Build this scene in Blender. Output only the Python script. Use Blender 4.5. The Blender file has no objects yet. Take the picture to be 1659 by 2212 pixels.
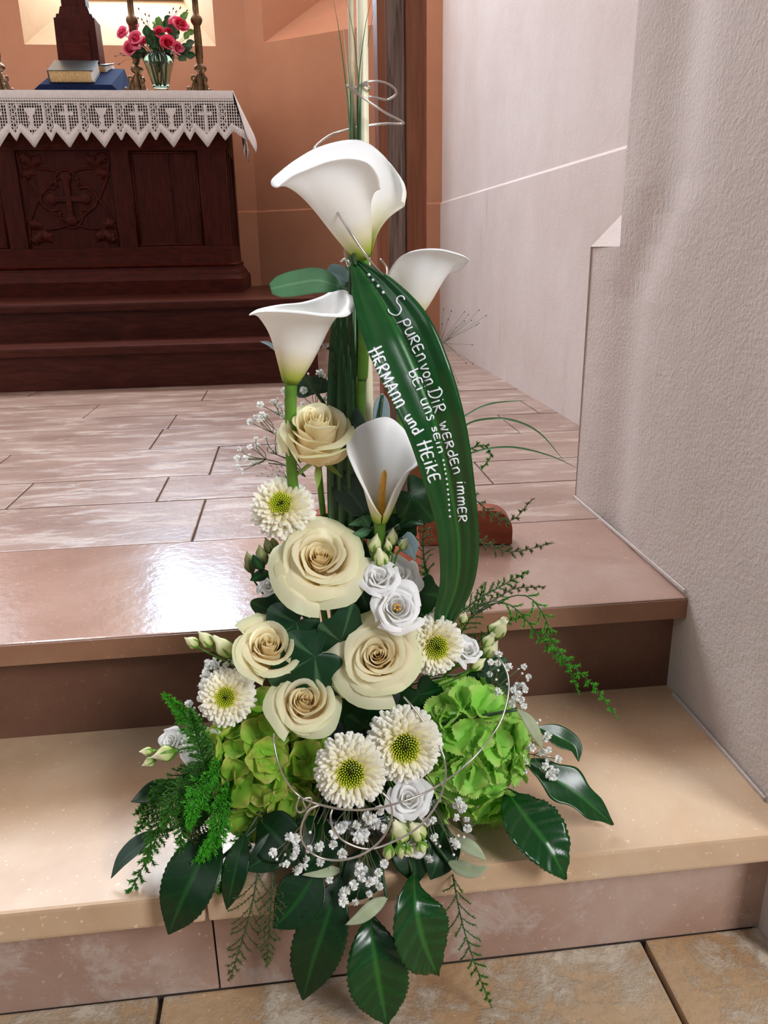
import bpy, bmesh, math, random
from mathutils import Vector, Matrix, noise
from mathutils.bvhtree import BVHTree

SC = bpy.context.scene
COL = SC.collection
V = Vector
PI = math.pi

# ------------------------------------------------------------------ camera
FPX, CX, CY = 1690.0, 829.5, 1106.0           # focal length and centre for 1659 x 2212
EYE = V((0.0, 0.0, 0.78))
dy_ = V((620 - CX, 541 - CY, FPX)).normalized()
dx_ = V((17700 - CX, 230 - CY, FPX))
dx_ = (dx_ - dy_ * dx_.dot(dy_)).normalized()
dz_ = dx_.cross(dy_)
RIGHT = V((dx_.x, dy_.x, dz_.x))
DOWN = V((dx_.y, dy_.y, dz_.y))
FWD = V((dx_.z, dy_.z, dz_.z))
cam_d = bpy.data.cameras.new('camera')
cam = bpy.data.objects.new('camera', cam_d)
COL.objects.link(cam)
cam_d.sensor_fit = 'HORIZONTAL'
cam_d.sensor_width = 36.0
cam_d.lens = FPX / 1659 * 36.0
cam_d.clip_start = 0.02
m3 = Matrix((RIGHT, -DOWN, -FWD)).transposed()
cam.matrix_world = Matrix.Translation(EYE) @ m3.to_4x4()
SC.camera = cam

# ------------------------------------------------------------------ world, daylight, exposure
W = bpy.data.worlds.new('nave_daylight')
SC.world = W
W.use_nodes = True
bg = W.node_tree.nodes['Background']
bg.inputs[0].default_value = (0.84, 0.90, 1.0, 1)
bg.inputs[1].default_value = 0.19
SC.view_settings.view_transform = 'Standard'
SC.view_settings.look = 'None'
SC.view_settings.gamma = 1.0
SC.view_settings.use_curve_mapping = False
SC.view_settings.exposure = 0.0


def area(name, loc, target, sx, sy, power, color):
    l = bpy.data.lights.new(name, 'AREA')
    l.shape = 'RECTANGLE'
    l.size = sx
    l.size_y = sy
    l.energy = power
    l.color = color
    o = bpy.data.objects.new(name, l)
    COL.objects.link(o)
    o.location = loc
    o.rotation_euler = (V(target) - V(loc)).to_track_quat('-Z', 'Y').to_euler()
    return o


# windows: dull light over the roofs below, bright sky above
area('daylight_centre_window', (-0.768, 4.995, 2.75), (-0.768, 3.0, 2.75), 0.52, 1.3, 76, (0.54, 0.76, 1.0))
area('daylight_centre_window', (-0.768, 4.995, 4.85), (-0.768, 3.0, 4.85), 0.52, 2.4, 235, (0.80, 0.90, 1.0))
area('daylight_right_window', (0.516, 4.62, 4.6), (-0.057, 3.80, 4.6), 0.44, 2.9, 75, (0.86, 0.93, 1.0))
area('daylight_left_window', (-2.05, 4.604, 4.6), (-1.468, 3.79, 4.6), 0.44, 2.9, 80, (0.86, 0.93, 1.0))
area('daylight_nave_window', (2.3, -2.3, 2.9), (0.05, 0.75, 0.35), 1.1, 1.8, 165, (0.98, 0.98, 1.0))
area('daylight_nave_window_left', (-2.5, -1.4, 3.2), (0.5, 1.0, 0.5), 1.2, 2.0, 22, (0.93, 0.96, 1.0))  # added fill from the unseen left nave, brightens the right wall


# ------------------------------------------------------------------ helpers
def ray(px, py):
    return RIGHT * (px - CX) + DOWN * (py - CY) + FWD * FPX


def P(px, py, y):                      # point on the upright plane at depth y
    r = ray(px, py)
    return EYE + r * (y / r.y)


def PZ(px, py, z):                     # point on the level plane at height z
    r = ray(px, py)
    return EYE + r * ((z - EYE.z) / r.z)


def mpp(p):                            # metres per photo pixel at a point
    return (V(p) - EYE).dot(FWD) / FPX


def lin(c):
    return tuple(((x / 255) / 12.92 if x / 255 <= 0.04045 else ((x / 255 + 0.055) / 1.055) ** 2.4) for x in c) + (1.0,)


def cat(pts, n=8, closed=False):       # Catmull-Rom through points (any dimension as Vector)
    pts = [V(p) for p in pts]
    out = []
    m = len(pts)
    segs = m if closed else m - 1
    for i in range(segs):
        if closed:
            a, b, c, d = pts[(i - 1) % m], pts[i], pts[(i + 1) % m], pts[(i + 2) % m]
        else:
            b, c = pts[i], pts[i + 1]
            a = pts[i - 1] if i > 0 else b * 2 - c
            d = pts[i + 2] if i + 2 < m else c * 2 - b
        for k in range(n):
            t = k / n
            out.append(0.5 * ((2 * b) + (c - a) * t + (2 * a - 5 * b + 4 * c - d) * t * t + (3 * b - a - 3 * c + d) * t ** 3))
    if not closed:
        out.append(pts[-1])
    return out


def resample(pts, n):
    L = [0]
    for i in range(1, len(pts)):
        L.append(L[-1] + (pts[i] - pts[i - 1]).length)
    out = []
    j = 0
    for k in range(n):
        s = L[-1] * k / (n - 1)
        while j < len(L) - 2 and L[j + 1] < s:
            j += 1
        t = (s - L[j]) / max(1e-9, L[j + 1] - L[j])
        out.append(pts[j].lerp(pts[j + 1], min(1, max(0, t))))
    return out


def interp(lst, t):                    # piecewise-linear list lookup
    x = t * (len(lst) - 1)
    i = min(int(x), len(lst) - 2)
    return lst[i] + (lst[i + 1] - lst[i]) * (x - i)


def frame(pos, d, roll=0.0, s=1.0, up=V((0, 0, 1))):
    z = V(d).normalized()
    if abs(z.dot(up)) > 0.98:
        up = V((0, 1, 0))
    x = up.cross(z).normalized()
    y = z.cross(x)
    m = Matrix((x, y, z)).transposed().to_4x4()
    return Matrix.Translation(pos) @ m @ Matrix.Rotation(roll, 4, 'Z') @ Matrix.Scale(s, 4)


OFF = {}


class MB:
    def __init__(s):
        s.v, s.f, s.t = [], [], []

    def vert(s, co, t=0.0):
        s.v.append(tuple(co))
        s.t.append(t)
        return len(s.v) - 1

    def grid(s, nu, nv, fn, close_u=False):
        b = len(s.v)
        for j in range(nv + 1):
            for i in range(nu + (0 if close_u else 1)):
                co, t = fn(i / nu, j / nv)
                s.vert(co, t)
        w = nu if close_u else nu + 1
        for j in range(nv):
            for i in range(nu):
                i2 = (i + 1) % w
                s.f.append((b + j * w + i, b + j * w + i2, b + (j + 1) * w + i2, b + (j + 1) * w + i))
        return s

    def tube(s, pts, r, n=6, t=0.0, cap=True):
        pts = [V(p) for p in pts]
        m = len(pts)
        if m < 2:
            return s
        b = len(s.v)
        nrm = None
        for i, p in enumerate(pts):
            tan = (pts[min(i + 1, m - 1)] - pts[max(i - 1, 0)])
            if tan.length < 1e-9:
                tan = V((0, 0, 1))
            tan.normalize()
            if nrm is None:
                nrm = tan.orthogonal().normalized()
            nrm = (nrm - tan * nrm.dot(tan))
            if nrm.length < 1e-6:
                nrm = tan.orthogonal()
            nrm.normalize()
            bi = tan.cross(nrm)
            rr = r(i / (m - 1)) if callable(r) else r
            tt = t(i / (m - 1)) if callable(t) else t
            for k in range(n):
                a = 2 * PI * k / n
                s.vert(p + (nrm * math.cos(a) + bi * math.sin(a)) * rr, tt)
        for i in range(m - 1):
            for k in range(n):
                k2 = (k + 1) % n
                s.f.append((b + i * n + k, b + i * n + k2, b + (i + 1) * n + k2, b + (i + 1) * n + k))
        if cap:
            s.f.append(tuple(b + k for k in range(n))[::-1])
            s.f.append(tuple(b + (m - 1) * n + k for k in range(n)))
        return s

    def lathe(s, prof, n=16, mat=None, t=0.0):
        b = len(s.v)
        mat = mat or Matrix()
        for (r, z) in prof:
            for k in range(n):
                a = 2 * PI * k / n
                s.vert(mat @ V((r * math.cos(a), r * math.sin(a), z)), t)
        for i in range(len(prof) - 1):
            for k in range(n):
                k2 = (k + 1) % n
                s.f.append((b + i * n + k, b + i * n + k2, b + (i + 1) * n + k2, b + (i + 1) * n + k))
        s.f.append(tuple(b + k for k in range(n))[::-1])
        s.f.append(tuple(b + (len(prof) - 1) * n + k for k in range(n)))
        return s

    def box(s, lo, hi, bev=0.0, mat=None):
        bm = bmesh.new()
        bmesh.ops.create_cube(bm, size=1.0)
        lo, hi = V(lo), V(hi)
        for v in bm.verts:
            v.co = V((lo.x + (v.co.x + .5) * (hi.x - lo.x), lo.y + (v.co.y + .5) * (hi.y - lo.y), lo.z + (v.co.z + .5) * (hi.z - lo.z)))
        if bev:
            bmesh.ops.bevel(bm, geom=bm.edges[:], offset=bev, segments=2, profile=0.7, affect='EDGES')
        b = len(s.v)
        bm.verts.index_update()
        for v in bm.verts:
            s.vert(mat @ v.co if mat else v.co)
        for f in bm.faces:
            s.f.append(tuple(b + v.index for v in f.verts))
        bm.free()
        return s

    def prism(s, outline, ext, mat=None):   # outline: list of Vectors (planar), ext: extrusion vector
        b = len(s.v)
        n = len(outline)
        for p in outline:
            s.vert(mat @ V(p) if mat else p)
        for p in outline:
            q = V(p) + V(ext)
            s.vert(mat @ q if mat else q)
        s.f.append(tuple(range(b, b + n)))
        s.f.append(tuple(range(b + 2 * n - 1, b + n - 1, -1)))
        for i in range(n):
            j = (i + 1) % n
            s.f.append((b + i, b + n + i, b + n + j, b + j))
        return s

    def mesh(s, name, mat, off=V((0, 0, 0)), smooth=True):
        me = bpy.data.meshes.new(name)
        me.from_pydata([(a - off.x, b - off.y, c - off.z) for a, b, c in s.v], [], s.f)
        at = me.attributes.new('tint', 'FLOAT', 'POINT')
        at.data.foreach_set('value', s.t)
        if smooth:
            me.polygons.foreach_set('use_smooth', [True] * len(me.polygons))
        me.materials.append(mat)
        me.update()
        return me

    def build(s, name, mat, parent=None, smooth=True, solid=0.0, recalc=False):
        off = OFF.get(parent.name, V((0, 0, 0))) if parent else V((0, 0, 0))
        me = s.mesh(name, mat, off, smooth)
        if recalc:
            bm = bmesh.new()
            bm.from_mesh(me)
            bmesh.ops.recalc_face_normals(bm, faces=bm.faces)
            bm.to_mesh(me)
            bm.free()
        o = bpy.data.objects.new(name, me)
        COL.objects.link(o)
        if parent:
            o.parent = parent
            OFF[o.name] = off
        if solid:
            md = o.modifiers.new('thickness', 'SOLIDIFY')
            md.thickness = solid
            md.offset = 0
        return o


def tag(o, label=None, cat_=None, group=None, kind=None):
    if label:
        o['label'] = label
    if cat_:
        o['category'] = cat_
    if group:
        o['group'] = group
    if kind:
        o['kind'] = kind
    return o


def thing(name, label, cat_, loc, group=None, kind=None):
    o = bpy.data.objects.new(name, None)
    o.empty_display_size = 0.02
    COL.objects.link(o)
    o.location = loc
    OFF[o.name] = V(loc)
    return tag(o, label, cat_, group, kind)


def inst(name, me, parent, M):         # a part that shares mesh data, M in world space
    o = bpy.data.objects.new(name, me)
    COL.objects.link(o)
    o.parent = parent
    o.matrix_basis = Matrix.Translation(-OFF[parent.name]) @ M
    return o


# ------------------------------------------------------------------ materials
def new_mat(name):
    m = bpy.data.materials.new(name)
    m.use_nodes = True
    nt = m.node_tree
    return m, nt, nt.nodes['Principled BSDF'], nt.nodes['Material Output']


def ramp(nt, stops, fac):
    r = nt.nodes.new('ShaderNodeValToRGB')
    e = r.color_ramp.elements
    while len(e) < len(stops):
        e.new(0.5)
    for k, (p, c) in enumerate(stops):
        e[k].position = p
        e[k].color = lin(c)
    nt.links.new(fac, r.inputs[0])
    return r.outputs[0]


def nz(nt, scale, detail=4, rough=0.55, stretch=(1, 1, 1), coord='Object', dist=0.0, out='Fac'):
    tc = nt.nodes.new('ShaderNodeTexCoord')
    mp = nt.nodes.new('ShaderNodeMapping')
    mp.inputs['Scale'].default_value = stretch
    n = nt.nodes.new('ShaderNodeTexNoise')
    n.inputs['Scale'].default_value = scale
    n.inputs['Detail'].default_value = detail
    n.inputs['Roughness'].default_value = rough
    n.inputs['Distortion'].default_value = dist
    nt.links.new(tc.outputs[coord], mp.inputs[0])
    nt.links.new(mp.outputs[0], n.inputs[0])
    return n.outputs[out]


def mix(nt, fac, a, b, blend='MIX'):
    m = nt.nodes.new('ShaderNodeMix')
    m.data_type = 'RGBA'
    m.blend_type = blend
    for sock, val in ((m.inputs[0], fac), (m.inputs[6], a), (m.inputs[7], b)):
        if hasattr(val, 'is_linked'):
            nt.links.new(val, sock)
        else:
            sock.default_value = val
    return m.outputs[2]


def bump(nt, bs, h, strength=0.3, dist=0.002):
    b = nt.nodes.new('ShaderNodeBump')
    b.inputs['Strength'].default_value = strength
    b.inputs['Distance'].default_value = dist
    nt.links.new(h, b.inputs['Height'])
    nt.links.new(b.outputs[0], bs.inputs['Normal'])


def plain(name, c, rough=0.5, metal=0.0, spec=0.5, var=0.12, scale=40, bmp=0.0):
    m, nt, bs, out = new_mat(name)
    c2 = tuple(max(0, x * (1 - var)) for x in c)
    nt.links.new(ramp(nt, [(0.3, c2), (0.7, c)], nz(nt, scale)), bs.inputs['Base Color'])
    bs.inputs['Roughness'].default_value = rough
    bs.inputs['Metallic'].default_value = metal
    bs.inputs['Specular IOR Level'].default_value = spec
    if bmp:
        bump(nt, bs, nz(nt, scale * 2), bmp)
    return m


def petal_mat(name, stops, rough=0.5, transl=0.25, spec=0.3, var=0.0, objvar=0.06):
    m, nt, bs, out = new_mat(name)
    at = nt.nodes.new('ShaderNodeAttribute')
    at.attribute_name = 'tint'
    c = ramp(nt, stops, at.outputs['Fac'])
    if objvar:
        oi = nt.nodes.new('ShaderNodeObjectInfo')
        mr = nt.nodes.new('ShaderNodeMapRange')
        mr.inputs[3].default_value = 1 - objvar
        mr.inputs[4].default_value = 1 + objvar * 0.3
        nt.links.new(oi.outputs['Random'], mr.inputs[0])
        hs = nt.nodes.new('ShaderNodeHueSaturation')
        nt.links.new(mr.outputs[0], hs.inputs['Value'])
        nt.links.new(c, hs.inputs['Color'])
        c = hs.outputs[0]
    if var:
        c = mix(nt, nz(nt, 60), c, mix(nt, 1.0, c, (1 - var, 1 - var, 1 - var, 1), 'MULTIPLY'))
    nt.links.new(c, bs.inputs['Base Color'])
    bs.inputs['Roughness'].default_value = rough
    bs.inputs['Specular IOR Level'].default_value = spec
    if transl:
        tr = nt.nodes.new('ShaderNodeBsdfTranslucent')
        nt.links.new(c, tr.inputs[0])
        mx = nt.nodes.new('ShaderNodeMixShader')
        mx.inputs[0].default_value = transl
        nt.links.new(bs.outputs[0], mx.inputs[1])
        nt.links.new(tr.outputs[0], mx.inputs[2])
        nt.links.new(mx.outputs[0], out.inputs['Surface'])
    return m


def leaf_mat(name, base, vein, rough=0.35, spec=0.5, transl=0.08, streak=0.0, back=None):
    m, nt, bs, out = new_mat(name)
    at = nt.nodes.new('ShaderNodeAttribute')
    at.attribute_name = 'tint'
    b2 = tuple(x * 0.72 for x in base)
    c = mix(nt, nz(nt, 45), lin(base), lin(b2))
    c = mix(nt, at.outputs['Fac'], c, lin(vein))
    if back:
        g = nt.nodes.new('ShaderNodeNewGeometry')
        c = mix(nt, g.outputs['Backfacing'], c, lin(back))
    nt.links.new(c, bs.inputs['Base Color'])
    bs.inputs['Roughness'].default_value = rough
    bs.inputs['Specular IOR Level'].default_value = spec
    bump(nt, bs, nz(nt, 90), 0.15, 0.001)
    if transl:
        tr = nt.nodes.new('ShaderNodeBsdfTranslucent')
        nt.links.new(c, tr.inputs[0])
        mx = nt.nodes.new('ShaderNodeMixShader')
        mx.inputs[0].default_value = transl
        nt.links.new(bs.outputs[0], mx.inputs[1])
        nt.links.new(tr.outputs[0], mx.inputs[2])
        nt.links.new(mx.outputs[0], out.inputs['Surface'])
    return m


def stone_mat(name, c1, c2, c3, rough=(0.25, 0.5), bmp=0.15, patch=0.0, patch_c=(215, 205, 190), spots=True, scale=1.0, stretch=(1, 1, 1)):
    m, nt, bs, out = new_mat(name)
    n1 = nz(nt, 5 * scale, 5, 0.6, stretch, dist=0.4)
    c = ramp(nt, [(0.28, c1), (0.5, c2), (0.72, c3)], n1)
    oi = nt.nodes.new('ShaderNodeObjectInfo')
    mr = nt.nodes.new('ShaderNodeMapRange')
    mr.inputs[3].default_value = 0.90
    mr.inputs[4].default_value = 1.06
    nt.links.new(oi.outputs['Random'], mr.inputs[0])
    hs = nt.nodes.new('ShaderNodeHueSaturation')
    nt.links.new(mr.outputs[0], hs.inputs['Value'])
    nt.links.new(c, hs.inputs['Color'])
    c = hs.outputs[0]
    h = n1
    if patch:
        pn = nz(nt, 11 * scale, 9, 0.74, stretch, dist=0.35)
        r = nt.nodes.new('ShaderNodeMapRange')
        r.inputs[1].default_value = 0.60 - patch * 0.2
        r.inputs[2].default_value = 0.70 - patch * 0.2
        r.inputs[4].default_value = 0.8
        nt.links.new(pn, r.inputs[0])
        c = mix(nt, r.outputs[0], c, lin(patch_c))
        h = r.outputs[0]
    if spots:
        sp = nz(nt, 160, 2, 0.5)
        r2 = nt.nodes.new('ShaderNodeMapRange')
        r2.inputs[1].default_value = 0.66
        r2.inputs[2].default_value = 0.74
        r2.inputs[4].default_value = 0.5
        nt.links.new(sp, r2.inputs[0])
        c = mix(nt, r2.outputs[0], c, lin(tuple(min(255, x * 1.18) for x in c3)))
    nt.links.new(c, bs.inputs['Base Color'])
    rr = nt.nodes.new('ShaderNodeMapRange')
    rr.inputs[3].default_value, rr.inputs[4].default_value = rough
    nt.links.new(nz(nt, 14, 4), rr.inputs[0])
    nt.links.new(rr.outputs[0], bs.inputs['Roughness'])
    add = nt.nodes.new('ShaderNodeMath')
    add.operation = 'ADD'
    nt.links.new(h, add.inputs[0])
    nt.links.new(nz(nt, 75, 3), add.inputs[1])
    bump(nt, bs, add.outputs[0], bmp, 0.003)
    return m


def plaster_mat(name, c1, c2, bmp=0.35, stain=None):
    m, nt, bs, out = new_mat(name)
    c = ramp(nt, [(0.3, c1), (0.7, c2)], nz(nt, 3, 5, 0.6))
    if stain:
        r = nt.nodes.new('ShaderNodeMapRange')
        r.inputs[1].default_value = 0.62
        r.inputs[2].default_value = 0.80
        r.inputs[4].default_value = 0.5
        nt.links.new(nz(nt, 7, 6, 0.7, (1, 1, 0.22)), r.inputs[0])
        c = mix(nt, r.outputs[0], c, lin(stain))
    nt.links.new(c, bs.inputs['Base Color'])
    bs.inputs['Roughness'].default_value = 0.9
    bs.inputs['Specular IOR Level'].default_value = 0.15
    add = nt.nodes.new('ShaderNodeMath')
    add.operation = 'ADD'
    nt.links.new(nz(nt, 28, 4), add.inputs[0])
    nt.links.new(nz(nt, 190, 3), add.inputs[1])
    bump(nt, bs, add.outputs[0], bmp, 0.003)
    return m


def wood_mat(name, c1, c2, rough=0.4, stretch=(14, 14, 1), bmp=0.1, scale=6):
    m, nt, bs, out = new_mat(name)
    n = nz(nt, scale, 6, 0.6, stretch, dist=0.3)
    nt.links.new(ramp(nt, [(0.3, c1), (0.7, c2)], n), bs.inputs['Base Color'])
    bs.inputs['Roughness'].default_value = rough
    bs.inputs['Specular IOR Level'].default_value = 0.16
    bump(nt, bs, n, bmp, 0.002)
    return m


M = {}
M['wall'] = plaster_mat('pale_plaster', (192, 178, 170), (204, 192, 185), 0.5)
M['wall_far'] = plaster_mat('pale_plaster_stained', (198, 182, 174), (208, 196, 190), 0.3, (176, 140, 116))
M['apse'] = plaster_mat('salmon_plaster', (186, 132, 102), (198, 144, 112), 0.25)
M['reveal'] = plaster_mat('cream_plaster', (188, 150, 112), (198, 164, 126), 0.2)
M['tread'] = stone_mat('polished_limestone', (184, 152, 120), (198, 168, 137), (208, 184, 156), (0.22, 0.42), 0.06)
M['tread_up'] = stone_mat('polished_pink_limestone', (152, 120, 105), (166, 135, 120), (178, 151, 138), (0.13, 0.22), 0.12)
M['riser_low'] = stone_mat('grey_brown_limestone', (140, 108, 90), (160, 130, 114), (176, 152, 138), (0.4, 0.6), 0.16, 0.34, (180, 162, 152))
M['riser_up'] = stone_mat('shade_brown_limestone', (84, 52, 38), (100, 66, 50), (114, 80, 62), (0.4, 0.6), 0.12, -0.25, (150, 128, 114))  # shade on the upper riser is painted in as a darker stone colour
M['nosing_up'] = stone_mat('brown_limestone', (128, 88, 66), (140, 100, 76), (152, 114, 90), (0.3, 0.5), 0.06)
M['slab'] = stone_mat('worn_pink_limestone', (134, 105, 92), (154, 127, 113), (172, 147, 134), (0.22, 0.42), 0.22, 0.42, (190, 172, 158), stretch=(0.5, 1.6, 1))
M['slab_rough'] = stone_mat('rough_yellow_limestone', (158, 120, 82), (178, 146, 110), (192, 168, 138), (0.5, 0.75), 0.6, 0.62, (196, 184, 166))
M['grout'] = plain('mortar', (112, 98, 88), 0.9, var=0.25)
M['mahogany'] = wood_mat('dark_mahogany', (46, 12, 5), (82, 26, 11), 0.48, (3, 14, 14))
M['mahogany_v'] = wood_mat('dark_mahogany_upright', (42, 11, 5), (76, 24, 10), 0.48, (14, 14, 2))
M['step_wood'] = wood_mat('step_wood', (58, 26, 20), (84, 42, 32), 0.32, (2, 14, 14))
M['post'] = wood_mat('post_wood', (100, 54, 34), (128, 76, 50), 0.45, (16, 16, 1.2))
M['bark'] = wood_mat('rough_weathered_wood', (66, 46, 40), (126, 104, 94), 0.8, (26, 26, 1.6), 1.0, 8)
M['foot_wood'] = wood_mat('red_wood', (128, 62, 42), (156, 82, 58), 0.42, (3, 12, 12))
M['candle'] = plain('cream_wax', (236, 228, 196), 0.45, var=0.05)
M['cane'] = plain('pale_cane', (206, 190, 158), 0.6, var=0.2, scale=30)
M['steel'] = plain('silver_wire', (206, 200, 194), 0.28, 1.0, var=0.05)
M['brass'] = plain('old_brass', (132, 104, 74), 0.40, 1.0, var=0.35)
M['linen'] = plain('white_linen', (228, 222, 216), 0.85, var=0.06)
M['velvet'] = plain('dark_blue_velvet', (22, 34, 66), 0.95, var=0.2, spec=0.1)
M['leather'] = plain('black_leather', (30, 32, 32), 0.35, var=0.25)
M['pages'] = plain('gilt_pages', (214, 176, 116), 0.5, var=0.2, scale=120)
M['pages_w'] = plain('white_pages', (222, 218, 208), 0.7, var=0.1)
M['paint'] = plain('white_paint_pen', (240, 244, 248), 0.6, var=0.02)
M['foam'] = plain('dark_green_foam', (14, 30, 16), 0.95, var=0.4)
M['lead'] = plain('dark_lead', (40, 40, 42), 0.6)

m, nt, bs, out = new_mat('lace_net')
tc = nt.nodes.new('ShaderNodeTexCoord')
sx = nt.nodes.new('ShaderNodeSeparateXYZ')
nt.links.new(tc.outputs['Object'], sx.inputs[0])
prev = None
for sock, fr in (('X', 640.0), ('Z', 560.0)):
    mu = nt.nodes.new('ShaderNodeMath'); mu.operation = 'MULTIPLY'; mu.inputs[1].default_value = fr
    nt.links.new(sx.outputs[sock], mu.inputs[0])
    si = nt.nodes.new('ShaderNodeMath'); si.operation = 'SINE'
    nt.links.new(mu.outputs[0], si.inputs[0])
    gt = nt.nodes.new('ShaderNodeMath'); gt.operation = 'GREATER_THAN'; gt.inputs[1].default_value = 0.42 if sock == 'X' else 0.80
    nt.links.new(si.outputs[0], gt.inputs[0])
    if prev is None:
        prev = gt
    else:
        mxm = nt.nodes.new('ShaderNodeMath'); mxm.operation = 'MAXIMUM'
        nt.links.new(prev.outputs[0], mxm.inputs[0]); nt.links.new(gt.outputs[0], mxm.inputs[1])
        prev = mxm
bs.inputs['Base Color'].default_value = lin((214, 208, 202))
bs.inputs['Roughness'].default_value = 0.9
nt.links.new(prev.outputs[0], bs.inputs['Alpha'])
M['lace'] = m

m, nt, bs, out = new_mat('green_glass')
bs.inputs['Base Color'].default_value = lin((206, 226, 208))
bs.inputs['Transmission Weight'].default_value = 1.0
bs.inputs['Roughness'].default_value = 0.05
bs.inputs['IOR'].default_value = 1.3
M['glass'] = m

m, nt, bs, out = new_mat('bright_frosted_pane')
bs.inputs['Base Color'].default_value = (0.8, 0.85, 0.9, 1)
bs.inputs['Emission Color'].default_value = (0.82, 0.91, 1.0, 1)
bs.inputs['Emission Strength'].default_value = 3.0
M['pane'] = m

m, nt, bs, out = new_mat('crackled_silver')
vo = nt.nodes.new('ShaderNodeTexVoronoi'); vo.feature = 'DISTANCE_TO_EDGE'; vo.inputs['Scale'].default_value = 130
tc = nt.nodes.new('ShaderNodeTexCoord'); nt.links.new(tc.outputs['Object'], vo.inputs[0])
nt.links.new(ramp(nt, [(0.04, (40, 42, 50)), (0.12, (214, 220, 232))], vo.outputs['Distance']), bs.inputs['Base Color'])
bs.inputs['Metallic'].default_value = 0.6; bs.inputs['Roughness'].default_value = 0.35
M['crackle'] = m

M['rose'] = petal_mat('cream_rose_petal', [(0.0, (255, 226, 174)), (0.4, (255, 237, 196)), (0.8, (254, 246, 216)), (1.0, (240, 245, 202))], 0.5, 0.48)
M['white_petal'] = petal_mat('white_petal', [(0.0, (226, 232, 196)), (0.35, (246, 244, 236)), (1.0, (252, 251, 250))], 0.5, 0.3)
M['calla'] = petal_mat('white_calla', [(0.0, (116, 160, 24)), (0.12, (196, 206, 96)), (0.26, (240, 234, 196)), (0.45, (250, 248, 242)), (1.0, (252, 252, 252))], 0.42, 0.22, 0.4, objvar=0)
M['spadix'] = plain('orange_spadix', (252, 186, 72), 0.7, var=0.15, scale=300, bmp=0.6)
M['mum'] = petal_mat('cream_daisy_petal', [(0.0, (240, 224, 130)), (0.45, (248, 240, 196)), (1.0, (252, 250, 244))], 0.5, 0.25, objvar=0.08)
M['mum_eye'] = petal_mat('green_eye', [(0.0, (120, 136, 16)), (0.4, (190, 206, 30)), (1.0, (222, 228, 84))], 0.6, 0.1, objvar=0)
M['dark'] = plain('dark_eye', (44, 40, 14), 0.9)
M['hyd_l'] = petal_mat('olive_green_sepal', [(0.0, (134, 200, 58)), (0.5, (156, 200, 70)), (0.85, (174, 184, 76)), (1.0, (196, 194, 112))], 0.5, 0.3, objvar=0.18)
M['hyd_r'] = petal_mat('bright_green_sepal', [(0.0, (132, 206, 70)), (0.5, (158, 220, 92)), (0.85, (176, 216, 102)), (1.0, (192, 218, 124))], 0.5, 0.3, objvar=0.12)
M['gyp'] = petal_mat('white_gypsophila', [(0.0, (220, 226, 206)), (0.5, (246, 246, 242)), (1.0, (252, 252, 252))], 0.6, 0.2, objvar=0.05)
M['bud'] = petal_mat('pale_green_bud', [(0.0, (128, 158, 62)), (0.3, (196, 208, 128)), (0.7, (232, 232, 184)), (1.0, (240, 238, 206))], 0.45, 0.15)
M['bud_dark'] = petal_mat('dull_green_bud', [(0.0, (72, 90, 46)), (0.4, (112, 124, 72)), (1.0, (162, 166, 116))], 0.5, 0.1)
M['stem'] = plain('green_stem', (98, 150, 44), 0.45, var=0.2)
M['stem_d'] = plain('dark_green_stem', (44, 74, 36), 0.5, var=0.25)
M['stem_b'] = plain('brown_green_twig', (112, 112, 74), 0.6, var=0.25)
M['big_leaf'] = leaf_mat('glossy_dark_leaf', (14, 70, 22), (58, 124, 48), 0.24, 0.45, 0.06)
M['big_leaf_dull'] = leaf_mat('dark_leaf', (10, 50, 16), (36, 92, 36), 0.36, 0.3, 0.05)
M['ivy'] = leaf_mat('ivy_leaf', (18, 60, 30), (96, 138, 96), 0.36, 0.3, 0.05)
M['ribbon_leaf'] = leaf_mat('striped_broad_leaf', (14, 78, 26), (58, 132, 50), 0.27, 0.5, 0.06)
M['eucalyptus'] = leaf_mat('eucalyptus_leaf', (84, 134, 90), (112, 156, 112), 0.6, 0.3, 0.1)
M['eucalyptus_blue'] = leaf_mat('blue_grey_leaf', (162, 186, 192), (180, 200, 204), 0.6, 0.3, 0.1)
M['eucalyptus_dark'] = leaf_mat('dark_grey_green_leaf', (64, 86, 72), (86, 108, 92), 0.5, 0.3, 0.06)
M['olive'] = leaf_mat('pale_olive_leaf', (186, 196, 160), (150, 164, 122), 0.6, 0.3, 0.1)
M['grass'] = leaf_mat('dark_grass', (36, 80, 44), (84, 128, 74), 0.35, 0.5, 0.03)
M['fern'] = petal_mat('fern_needles', [(0.0, (44, 96, 26)), (1.0, (78, 146, 40))], 0.6, 0.25, objvar=0.1)
M['fern_bright'] = petal_mat('bright_fern_needles', [(0.0, (46, 138, 24)), (1.0, (90, 196, 40))], 0.6, 0.3, objvar=0.1)
M['fern_brown'] = petal_mat('dull_fern_needles', [(0.0, (74, 84, 44)), (1.0, (108, 116, 66))], 0.6, 0.25, objvar=0.1)
M['pink'] = petal_mat('pink_rose_petal', [(0.0, (216, 36, 70)), (0.5, (230, 70, 110)), (1.0, (240, 128, 156))], 0.5, 0.25)
M['red'] = petal_mat('red_pink_rose_petal', [(0.0, (196, 16, 44)), (0.6, (222, 36, 74)), (1.0, (232, 84, 112))], 0.5, 0.25)
M['garden_leaf'] = leaf_mat('garden_leaf', (34, 74, 34), (60, 104, 54), 0.45, 0.4, 0.15)
M['garden_leaf_l'] = leaf_mat('light_garden_leaf', (96, 142, 52), (120, 160, 80), 0.45, 0.4, 0.2)
M['twig_red'] = plain('red_brown_twig', (120, 74, 48), 0.6)

# ================================================================== large structure
rnd = random.Random(7)


def struct(o):
    o['kind'] = 'structure'
    return o


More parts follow.
